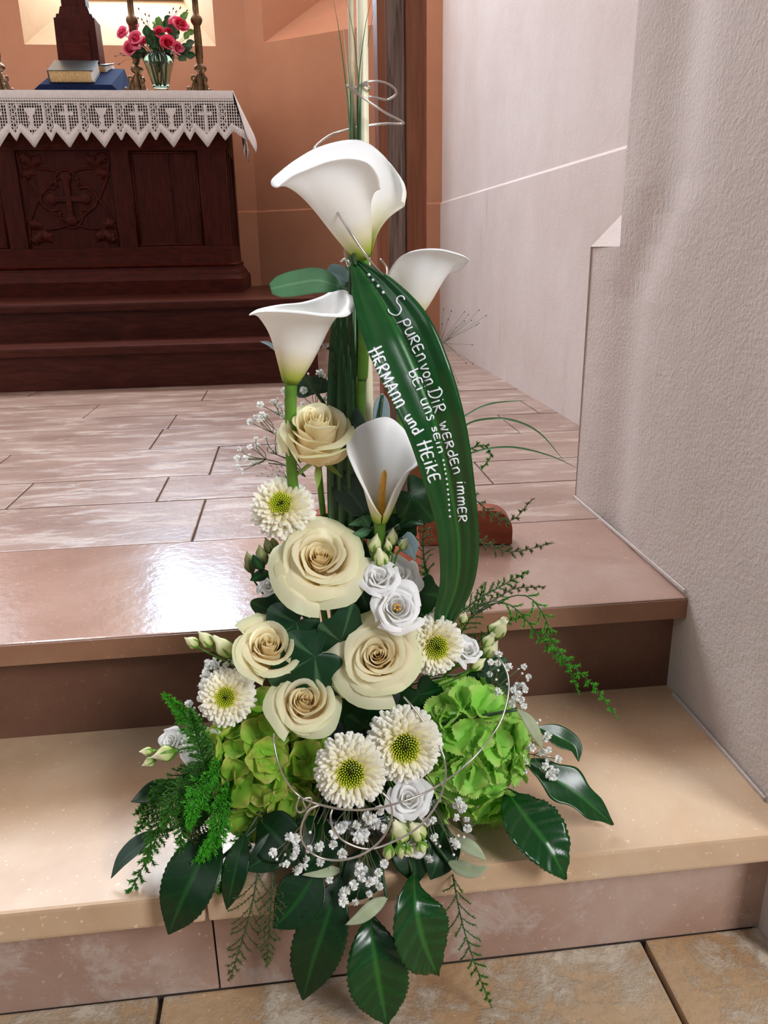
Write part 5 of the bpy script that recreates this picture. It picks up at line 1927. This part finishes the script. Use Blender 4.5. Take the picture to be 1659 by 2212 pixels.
big_leaf('eucalyptus_leaf', 'grey green leaf lying behind the left calla stem', PL([(716, 842, .80), (690, 832, .80), (665, 836, .80), (640, 852, .80)]), .019, 'eucalyptus_dark', hint=(0, -1, .4), profile=ov, veins=0, stem=[P(730, 870, .795), P(740, 960, .795)], group=eu)
big_leaf('eucalyptus_leaf', 'dark oval leaf between highest rose and open calla', PL([(712, 1040, .785), (740, 1050, .78), (765, 1075, .775), (788, 1110, .77)]), .032, 'eucalyptus_dark', hint=(.1, -1, .2), profile=ov, veins=0, stem=[P(718, 1100, .79), P(740, 1200, .79)], group=eu)
big_leaf('eucalyptus_leaf', 'dark grey leaf above the highest rose at its right', PL([(735, 875, .79), (750, 895, .785), (765, 915, .782), (775, 935, .78)]), .024, 'eucalyptus_dark', hint=(.1, -1, .2), profile=ov, veins=0, stem=[P(745, 950, .79), P(750, 1000, .79)], group=eu)
big_leaf('eucalyptus_leaf', 'pale blue leaf behind the written leaf, over the open calla', PL([(826, 850, .81), (824, 880, .81), (824, 910, .81), (828, 940, .81)]), .018, 'eucalyptus_blue', hint=(0, -1, .1), profile=ov, veins=0, stem=[P(815, 960, .80), P(805, 1060, .80)], group=eu)
big_leaf('eucalyptus_leaf', 'broken pale blue leaf beside the lisianthus buds', PL([(868, 1160, .775), (880, 1172, .775), (890, 1192, .775), (897, 1212, .775)]), .020, 'eucalyptus_blue', hint=(.1, -1, .2), profile=[.8, 1, 1, 1, 1, .9, .6, .3, .15, .05], veins=0, stem=[P(850, 1180, .78), P(835, 1260, .785)], group=eu)
big_leaf('eucalyptus_leaf', 'broad green leaf edge behind the right calla', PL([(880, 660, .86), (892, 640, .86), (903, 618, .86), (912, 596, .86)]), .016, 'stem', hint=(.2, -1, .1), veins=0, stem=[P(880, 700, .86), P(872, 800, .85)], group=eu)
for lab, l, y in (('small green leaf left of the base of the open calla', [(815, 1125), (795, 1122), (775, 1128), (752, 1134)], .765), ('small rounded leaf below the base of the open calla', [(805, 1140), (792, 1146), (780, 1152), (762, 1152)], .76), ('tiny leaf standing at the base of the open calla', [(798, 1140), (792, 1130), (787, 1122), (783, 1113)], .76),
                   ('dark pointed leaf right of the base of the open calla', [(862, 1140), (880, 1130), (900, 1128), (918, 1134)], .77), ('dark slim leaf rising right of the open calla', [(862, 1135), (875, 1120), (890, 1108), (903, 1104)], .77)):
    big_leaf('small_leaf', lab, [P(a, b, y) for a, b in l], .010, 'eucalyptus' if 'dark' not in lab else 'big_leaf_dull', hint=(0, -1, .4), veins=0, nu=4, ns=12, stem=[P(820, 1170, .77), P(822, 1240, .775)], group='small leaves at the open calla')
ol = 'pale narrow olive leaves'
for lab, l, w in (('pale olive leaf hanging over the right edge of the right hydrangea', [(1115, 1530, .685), (1140, 1555, .675), (1160, 1590, .67), (1172, 1618, .67)], .013),
                  ('pale olive leaf, upper of two at the bottom right', [(980, 1812, .650), (1008, 1826, .638), (1032, 1842, .630), (1050, 1858, .624)], .0145),
                  ('pale olive leaf, lower of two at the bottom right', [(966, 1860, .640), (998, 1876, .624), (1028, 1882, .616), (1056, 1870, .614)], .0150),
                  ('pale olive leaf lying across the dark leaves at the bottom', [(838, 1938, .612), (808, 1958, .600), (778, 1982, .596), (746, 1998, .596)], .014),
                  ('dull olive leaf under the gypsophila at the bottom left', [(740, 1880, .64), (710, 1882, .632), (680, 1886, .628), (652, 1890, .628)], .011),
                  ('small cream leaf hanging low at the left of the gypsophila', [(480, 1850, .65), (475, 1875, .64), (468, 1900, .635), (462, 1925, .634)], .007)):
    big_leaf('olive_leaf', lab, PL(l), w, 'olive', hint=(.1, -.8, .8), fold=.15, veins=0, nu=4, ns=16, stem=[V(PL(l)[0]).lerp(ft(0, -.06), .4), ft(.0, -.06)], group=ol)

# ---- asparagus fern
fg = 'asparagus fern sprays in the arrangement'
frond('fern spray rising to the right of the written leaf', PL([(960, 1150, .76), (1005, 1075, .765), (1065, 1110, .77), (1105, 1124, .775), (1152, 1076, .78)]), .016, 'fern_brown', 1, 22, .0042)
frond('fern spray pointing right over the wooden foot', PL([(950, 1200, .77), (1000, 1165, .775), (1060, 1178, .78), (1110, 1192, .785), (1196, 1172, .79)]), .016, 'fern_brown', 2, 22, .0042)
frond('fern spray with long tip above the brown nosing', PL([(985, 1330, .76), (1040, 1290, .765), (1085, 1265, .77), (1142, 1234, .775)]), .022, 'fern', 3, 20, .0045)
frond('thin fern tip lying along the brown nosing', PL([(1000, 1325, .76), (1060, 1300, .765), (1110, 1272, .77), (1178, 1268, .775)]), .012, 'fern_brown', 4, 18, .0038)
frond('bright fern spray drooping furthest right over the dark riser', PL([(1020, 1330, .735), (1100, 1290, .70), (1146, 1292, .69), (1182, 1345, .685), (1200, 1400, .682), (1282, 1482, .675), (1334, 1552, .672)]), .017, 'fern_bright', 5, 26, .0042, start=.30)
frond('bright fern spray drooping beside the furthest right one', PL([(1015, 1335, .73), (1060, 1305, .71), (1110, 1312, .70), (1172, 1382, .69), (1225, 1440, .685), (1252, 1500, .68)]), .014, 'fern_bright', 6, 22, .004, start=.25)
frond('fern spray hanging over the lower riser at the right', PL([(975, 1870, .66), (985, 1930, .625), (1000, 2000, .612), (1025, 2080, .606), (1062, 2178, .606)]), .026, 'fern', 7, 24, .0040, dens=.8)
frond('curled fern tip beside the grass loops', PL([(960, 1010, .775), (1005, 975, .775), (1045, 962, .775), (1060, 985, .772), (1040, 1012, .77)]), .010, 'fern', 8, 14, .0035)
frond('fern spray in the gap left of the written leaf', PL([(930, 1260, .78), (915, 1200, .78), (918, 1130, .78), (940, 1070, .78)]), .022, 'fern_brown', 9, 20, .0042)
frond('dark fern mass behind the foot of the written leaf', PL([(945, 1400, .77), (930, 1330, .775), (925, 1270, .78), (915, 1215, .78)]), .026, 'fern', 10, 22, .0045, dens=1.3)
frond('dark fern spray right of the foot of the written leaf', PL([(965, 1420, .765), (1000, 1360, .765), (1030, 1310, .768), (1045, 1260, .77)]), .026, 'fern', 11, 22, .0045, dens=1.2)
frond('dark fern spray above the right white bud', PL([(980, 1430, .765), (1040, 1380, .765), (1090, 1345, .765), (1135, 1330, .765)]), .020, 'fern', 12, 18, .0042)
# left mass
for k, (lab, l, bl, mt) in enumerate((
        ('bright feathery fern spray hanging nearest the olive hydrangea', [(500, 1640, .72), (478, 1720, .675), (474, 1790, .655), (455, 1840, .645), (415, 1862, .64)], .022, 'fern_bright'),
        ('feathery fern spray hanging in the middle of the left mass', [(480, 1640, .73), (430, 1690, .69), (400, 1760, .665), (385, 1850, .65)], .026, 'fern'),
        ('fern spray reaching lowest at the far left', [(460, 1640, .73), (380, 1720, .70), (320, 1850, .675), (280, 1930, .66), (244, 2008, .652)], .018, 'fern'),
        ('fern spray spreading at the outer left over the tread', [(450, 1640, .74), (380, 1690, .72), (330, 1750, .70), (292, 1800, .69)], .028, 'fern'),
        ('fern spray rising at the upper left beside the daisy', [(470, 1640, .74), (430, 1590, .735), (395, 1540, .73), (352, 1498, .73)], .022, 'fern_bright'),
        ('fern tuft in front of the white lisianthus at the left', [(470, 1680, .71), (440, 1640, .70), (425, 1590, .70), (410, 1530, .70)], .020, 'fern'),
        ('second feathery spray behind the bright left one', [(500, 1660, .73), (450, 1730, .69), (430, 1800, .67), (440, 1890, .655)], .024, 'fern'),
        ('thin fern thread hanging over the nosing at the left', [(480, 1700, .72), (420, 1790, .67), (415, 1860, .65), (410, 1905, .642)], .010, 'fern_brown'),
        ('short fern tip pointing left above the curled leaf', [(450, 1660, .74), (400, 1690, .73), (350, 1710, .725), (290, 1760, .72)], .020, 'fern'),
        ('fern spray under the left hydrangea beside the narrow leaf', [(540, 1780, .68), (520, 1830, .655), (500, 1880, .64), (470, 1930, .634)], .016, 'fern'),
        ('bright curled fern spray lying over the far left dark leaf', [(500, 1690, .70), (475, 1750, .655), (470, 1800, .645), (430, 1845, .638)], .024, 'fern_bright'),
        ('bushy fern spray in the middle of the left mass', [(470, 1620, .72), (420, 1680, .685), (380, 1720, .67), (350, 1790, .66)], .030, 'fern'),
        ('bright fern spray on top of the left mass', [(490, 1640, .71), (445, 1690, .67), (420, 1730, .66), (408, 1790, .652)], .026, 'fern_bright'),
        ('fern spray drooping over the curled grey green leaf', [(440, 1660, .72), (370, 1740, .69), (335, 1800, .68), (312, 1870, .67)], .026, 'fern'),
        ('pale wispy fern hanging over the riser at the left', [(560, 1860, .645), (545, 1950, .622), (520, 2040, .615), (495, 2120, .615)], .030, 'fern_brown'),
        ('second wispy fern hanging over the riser beside the dull leaf', [(590, 1880, .642), (585, 1960, .620), (580, 2030, .614), (575, 2090, .614)], .022, 'fern_brown'))):
    frond(lab, PL(l), bl * 1.15, mt, 20 + k, 34 if 'wispy' not in lab else 22, .0052, dens=1.5 if 'wispy' not in lab else .5, nw=.0008 if 'wispy' not in lab else .0005)

# ---- gypsophila
def tips(l, y0, seed, j=.008):
    q_ = random.Random(seed)
    return [P(a, b, y0 + q_.uniform(-j, j)) for a, b in l]
gyps('airy gypsophila sprig at the far left of the highest rose', P(660, 1030, .785), tips([(517, 970), (512, 990), (515, 1008), (522, 1018), (530, 990), (540, 966), (553, 947), (556, 962), (575, 945), (578, 965), (540, 985), (560, 1000), (600, 955), (597, 935), (546, 1002), (588, 975)], .79, 1), 1, 0.0030, .35)
gyps('airy gypsophila sprig above, left of the calla stem', P(650, 1000, .79), tips([(541, 912), (553, 901), (566, 895), (562, 874), (575, 900), (590, 868), (600, 862), (605, 875), (615, 845), (598, 890), (620, 858), (560, 908), (565, 903), (612, 898), (608, 925), (628, 872)], .795, 2), 2, 0.0034, .3)
gyps('gypsophila sprig behind the calla stem in front of the reeds', P(660, 980, .795), tips([(656, 843), (677, 843), (666, 808), (690, 805), (696, 812), (682, 880), (690, 890), (676, 882), (714, 820), (718, 850), (700, 860), (655, 872)], .80, 3), 3, 0.0035, .2)
gyps('gypsophila in front at the bottom left below the olive hydrangea', ft(-.02, -.085, -.01), tips([(590, 1842), (598, 1856), (606, 1868), (618, 1866), (640, 1838), (634, 1850), (642, 1880), (625, 1808), (638, 1812), (670, 1798), (690, 1828), (668, 1834), (692, 1862), (688, 1854), (655, 1870), (712, 1900), (662, 1856), (640, 1830), (616, 1846), (720, 1825)], .622, 4), 4, 0.0041, .2)
gyps('gypsophila cluster inside the small wire ring at the bottom', ft(.0, -.085, -.01), tips([(770, 1782), (778, 1795), (788, 1800), (760, 1800), (800, 1772), (812, 1780), (806, 1766), (785, 1812), (735, 1790), (722, 1800), (745, 1782), (740, 1845), (795, 1765), (772, 1810), (830, 1790), (820, 1750)], .62, 5), 5, 0.0045, .12)
gyps('gypsophila hanging lowest in the middle over the dark leaves', ft(.0, -.085, -.015), tips([(775, 1885), (785, 1880), (782, 1896), (800, 1905), (818, 1885), (810, 1902), (746, 1925), (740, 1930), (798, 1930), (768, 1948), (764, 1912), (830, 1866), (792, 1912), (820, 1915), (742, 1948), (776, 1870)], .608, 6), 6, 0.0044, .15)
gyps('gypsophila in front of the right hydrangea at its lower edge', ft(.05, -.08, 0), tips([(985, 1740), (992, 1732), (1003, 1752), (986, 1766), (1008, 1770), (995, 1750), (1000, 1742), (938, 1808), (950, 1828), (942, 1822), (990, 1805), (1002, 1808), (978, 1815), (985, 1825), (928, 1855), (936, 1772), (920, 1775), (912, 1768), (980, 1846), (1010, 1790)], .635, 7), 7, 0.0040, .2)
gyps('gypsophila cluster at the upper right beside the wire loop', P(1060, 1560, .76), tips([(1060, 1430), (1075, 1432), (1076, 1448), (1058, 1456), (1072, 1468), (1098, 1440), (1120, 1446), (1132, 1440), (1128, 1455), (1140, 1470), (1130, 1480), (1142, 1462), (1108, 1490), (1118, 1482), (1084, 1498), (1090, 1512), (1112, 1508), (1126, 1512), (1132, 1525), (1096, 1478), (1074, 1494), (1078, 1412), (1135, 1490), (1080, 1515), (1120, 1500), (1106, 1520)], .72, 8), 8, 0.0038, .25)
gyps('gypsophila at the right under the pale olive leaf', P(1100, 1640, .745), tips([(1166, 1556), (1160, 1562), (1184, 1588), (1178, 1596), (1186, 1620), (1172, 1625), (1184, 1640), (1178, 1655), (1192, 1662), (1200, 1668), (1188, 1675), (1206, 1640), (1130, 1632), (1124, 1640), (1136, 1645), (1150, 1615), (1132, 1665), (1196, 1680), (1140, 1610), (1204, 1676)], .70, 9), 9, 0.0042, .3)
gyps('gypsophila peeping out left of the far left daisy', P(520, 1540, .75), tips([(448, 1430), (456, 1444), (466, 1436), (476, 1428), (446, 1452), (440, 1464), (462, 1428), (488, 1436), (436, 1490), (440, 1502), (432, 1508), (472, 1446), (494, 1424), (434, 1480), (450, 1440), (505, 1430)], .735, 10), 10, 0.0038, .15)
gyps('gypsophila in the shade between left fern and white lisianthus', P(490, 1680, .745), tips([(400, 1620), (412, 1632), (424, 1650), (436, 1665), (408, 1660), (420, 1530), (408, 1520), (430, 1545), (412, 1540), (448, 1660), (440, 1680), (398, 1600)], .735, 11), 11, 0.0038, .15)
gyps('few gypsophila blossoms in the dark under the middle rose', P(760, 1400, .77), tips([(750, 1345), (760, 1338), (745, 1352), (758, 1352), (765, 1346), (758, 1366), (738, 1318), (745, 1310)], .75, 12), 12, 0.0037, .1)

# ---- lisianthus flowers and buds
p = P(858, 1312, .700); lisianthus('open white lisianthus with yellow stamens beside the written leaf', p, toward(p, .1, .75), Rm(94, p), ft(.02, -.02), 1, True, .4, n=17)
p = P(818, 1244, .720); lisianthus('white lisianthus right of the middle rose, below the buds', p, toward(p, -.15, 1.3), Rm(86, p), ft(.02, -.01), 2, n=15)
p = P(862, 1240, .750); lisianthus('white lisianthus half hidden behind the other two', p, toward(p, .3, 1.2), Rm(92, p), ft(.03, .0), 3, n=14)
p = P(1012, 1402, .725); lisianthus('closed white lisianthus right of the pale right daisy', p, toward(p, .25, 1.3), Rm(62, p), ft(.06, -.01), 4, n=13)
p = P(884, 1726, .640); lisianthus('white lisianthus below the right one of the lowest daisies', p, toward(p, .15, .9), Rm(88, p), ft(.03, -.07), 5, n=14)
p = P(895, 1838, .630); lisianthus('small white lisianthus under the lowest buds', p, toward(p, .2, -.1), Rm(60, p), ft(.03, -.08), 6, n=12)
p = P(440, 1622, .735); lisianthus('white lisianthus in the shade behind the left fern', p, toward(p, -.4, .8), Rm(100, p), ft(-.08, -.02), 7, n=14)
p = P(366, 1600, .725); lisianthus('small white lisianthus furthest left over the dark tread', p, toward(p, -.6, .9), Rm(52, p), ft(-.09, -.02), 8, n=12)
bg_ = 'lisianthus buds in the arrangement'
for lab, tp, bs_, y, r, mt in (
        ('green bud at the upper left of the central bud cluster', (815, 1152), (806, 1195), .742, .0065, 'bud'),
        ('tall pointed bud at the top of the central cluster', (850, 1140), (844, 1178), .745, .0060, 'bud'),
        ('plump pale bud at the front of the central cluster', (818, 1182), (826, 1226), .735, .0075, 'bud'),
        ('small bud at the right of the central cluster', (880, 1162), (866, 1186), .742, .0050, 'bud'),
        ('little bud low in the central cluster', (835, 1164), (842, 1190), .738, .0042, 'bud'),
        ('half open white bud at the right, highest of its cluster', (1094, 1336), (1062, 1376), .735, .0095, 'bud'),
        ('green bud below the half open white one', (1068, 1366), (1046, 1398), .73, .0062, 'bud'),
        ('pale bud at the right end of the right cluster', (1076, 1384), (1048, 1420), .728, .0075, 'bud'),
        ('green bud hanging under the closed white lisianthus', (1050, 1422), (1018, 1446), .72, .0060, 'bud'),
        ('tiny bud beside the foot of the written leaf', (1006, 1322), (998, 1346), .75, .0050, 'bud'),
        ('bud furthest left of three over the brown nosing', (398, 1377), (428, 1396), .745, .0058, 'bud'),
        ('middle bud of three over the brown nosing', (428, 1363), (458, 1396), .745, .0066, 'bud'),
        ('largest of the three buds over the brown nosing', (460, 1374), (504, 1418), .74, .0090, 'bud'),
        ('thin bud furthest left beside the white lisianthus', (300, 1624), (330, 1622), .72, .0045, 'bud'),
        ('pale bud under the white lisianthus at the far left', (326, 1636), (380, 1622), .715, .0082, 'bud'),
        ('brownish bud tip lowest at the far left', (306, 1654), (336, 1640), .722, .0050, 'bud'),
        ('large pale bud at the bottom beside the wire', (850, 1772), (875, 1815), .628, .0100, 'bud'),
        ('greener bud right of the large pale one at the bottom', (886, 1776), (912, 1812), .628, .0085, 'bud'),
        ('green bud hanging at the left of the lowest white lisianthus', (835, 1862), (842, 1826), .62, .0062, 'bud'),
        ('small green bud hanging in front of the lowest white lisianthus', (868, 1856), (862, 1824), .62, .0060, 'bud'),
        ('green bud at the right of the lowest white lisianthus', (918, 1846), (906, 1818), .62, .0058, 'bud'),
        ('little green bud between the lowest white lisianthus and the wire', (890, 1852), (880, 1828), .618, .0050, 'bud'),
        ('dull bud furthest left beside the middle rose', (533, 1190), (545, 1236), .765, .0064, 'bud_dark'),
        ('dull pointed bud standing second from left beside the middle rose', (560, 1176), (568, 1222), .77, .0072, 'bud_dark'),
        ('dull bud standing nearest the middle rose', (572, 1160), (588, 1196), .772, .0058, 'bud_dark'),
        ('dull slim bud at the top beside the middle rose', (588, 1158), (594, 1190), .775, .0050, 'bud_dark')):
    a, b = P(tp[0], tp[1], y), P(bs_[0], bs_[1], y + .004)
    e = b.lerp(FT, .45) if b.z > FT.z + .02 else b.lerp(FT, .5)
    bud('lisianthus_bud', lab, a, b, e, r, mt, bg_, opening=.3 if 'half open' in lab else (.12 if 'plump' in lab or 'large' in lab else 0), sd=hash(lab) % 7 if False else len(lab) % 7)
p = P(578, 1262, .762); lisianthus('shaded white bud flower at the left of the middle rose', p, toward(p, -.5, 1.2), Rm(50, p), ft(-.04, -.01), 9, n=11)
for lab, l in (('small dark leaf in front of the dull buds', [(586, 1240), (572, 1240), (556, 1246), (540, 1254)]), ('slim dark leaf among the dull buds', [(570, 1232), (562, 1222), (554, 1212), (546, 1198)])):
    big_leaf('small_leaf', lab, [P(a, b, .755) for a, b in l], .012, 'big_leaf_dull', hint=(0, -1, .4), veins=0, nu=4, ns=12, stem=[P(600, 1270, .765), P(640, 1330, .775)], group='small leaves at the dull buds')

# ---- silver wire
def W3(l):
    return [P(a, b, y) for a, b, y in l]
wire('silver wire wound round the candle and down across the top calla', [
    W3([(748, 184, 0.814), (790, 215, 0.810), (835, 245, 0.817), (872, 266, 0.842), (840, 267, 0.852), (800, 271, 0.852), (752, 280, 0.842), (712, 293, 0.832), (680, 320, 0.800), (672, 350, 0.820), (690, 390, 0.800), (712, 430, 0.760), (745, 484, 0.735), (786, 545, 0.728), (815, 582, 0.735), (832, 598, 0.750), (836, 580, 0.770), (822, 560, 0.780)]),
    W3([(771, 188, 0.832), (790, 178, 0.827), (820, 176, 0.832), (846, 186, 0.842), (856, 202, 0.852), (838, 215, 0.857), (815, 212, 0.847), (796, 208, 0.842), (780, 200, 0.847), (770, 190, 0.842), (786, 184, 0.827), (800, 190, 0.827), (790, 196, 0.842), (772, 192, 0.842)]),
    W3([(736, 566, .77), (745, 560, .765), (756, 568, .765), (752, 576, .775), (745, 548, .78), (748, 532, .78), (752, 520, .785), (760, 526, .77), (752, 540, .765)])], .0011)
wire('long silver wire swinging from the lowest rose across to the right hydrangea', [
    W3([(592, 1585, .655), (593, 1612, .645), (602, 1650, .637), (622, 1692, .632), (650, 1722, .628), (690, 1738, .618), (740, 1748, .612), (800, 1748, .610), (880, 1728, .612), (950, 1695, .628), (1020, 1640, .655), (1075, 1570, .672), (1096, 1510, .69), (1098, 1465, .705), (1085, 1432, .715), (1064, 1406, .725)]),
    W3([(646, 1722, .626), (640, 1745, .624), (650, 1755, .624), (668, 1740, .620), (672, 1724, .622), (655, 1728, .620), (662, 1748, .618)])], .00105)
wire('silver wire ring in front of the bottom gypsophila', [
    W3([(690, 1738, .612), (664, 1754, .608), (650, 1792, .604), (658, 1826, .600), (690, 1852, .598), (738, 1858, .596), (790, 1842, .598), (828, 1808, .600), (846, 1765, .604), (842, 1732, .608), (826, 1712, .612)])], .0011)
wire('silver wire loop swinging under the right lowest daisy', [
    W3([(948, 1610, .640), (960, 1640, .632), (962, 1680, .626), (945, 1735, .618), (905, 1785, .612), (850, 1818, .606), (795, 1834, .602), (745, 1818, .604), (720, 1790, .606), (714, 1765, .610), (718, 1748, .614)]),
    W3([(872, 1505, .68), (890, 1525, .672), (905, 1545, .668), (915, 1560, .665)])], .0011)

# ---- hair fine grass panicles with tiny dark seeds
def panicle(label, root, l, y):
    q_ = random.Random(len(label))
    root = V(root)
    o = thing('grass_panicle', label, 'grass', root, 'fine grass panicles')
    t_ = [P(a, b, y + q_.uniform(-.01, .01)) for a, b in l]
    c_ = root.lerp(sum(t_, V()) / len(t_), .55)
    mb = MB(); sd_ = MB()
    mb.tube([root, root.lerp(c_, .5), c_], .0004, 4)
    for p_ in t_:
        mb.tube([c_.lerp(root, q_.random() * .5), p_], .00018, 3)
        sd_.lathe([(.0001, -.0010), (.0005, 0), (.0001, .0012)], 5, frame(p_, p_ - c_))
    tag(o, kind='thing')
    mb.build('twig', M['stem_b'], o)
    k_ = sd_.build('seeds', M['dark'], o)
    k_['kind'] = 'stuff'
panicle('hair fine grass panicle with dark seeds right of the written leaf', P(925, 760, .80), [(975, 672), (1003, 674), (1012, 680), (1035, 670), (1050, 682), (1018, 692), (1003, 694), (985, 708), (1034, 698), (1020, 745), (1007, 784), (1022, 786), (990, 826), (958, 668), (968, 690), (1030, 702), (955, 700)], .80)
panicle('hair fine grass panicle with dark seeds left of the highest daisy', P(640, 1045, .79), [(556, 1028), (566, 1024), (574, 1012), (585, 1006), (590, 1015), (598, 1010), (604, 1018), (600, 1026), (612, 1020), (578, 1030), (588, 1024), (594, 1002), (608, 1008), (616, 1030)], .79)
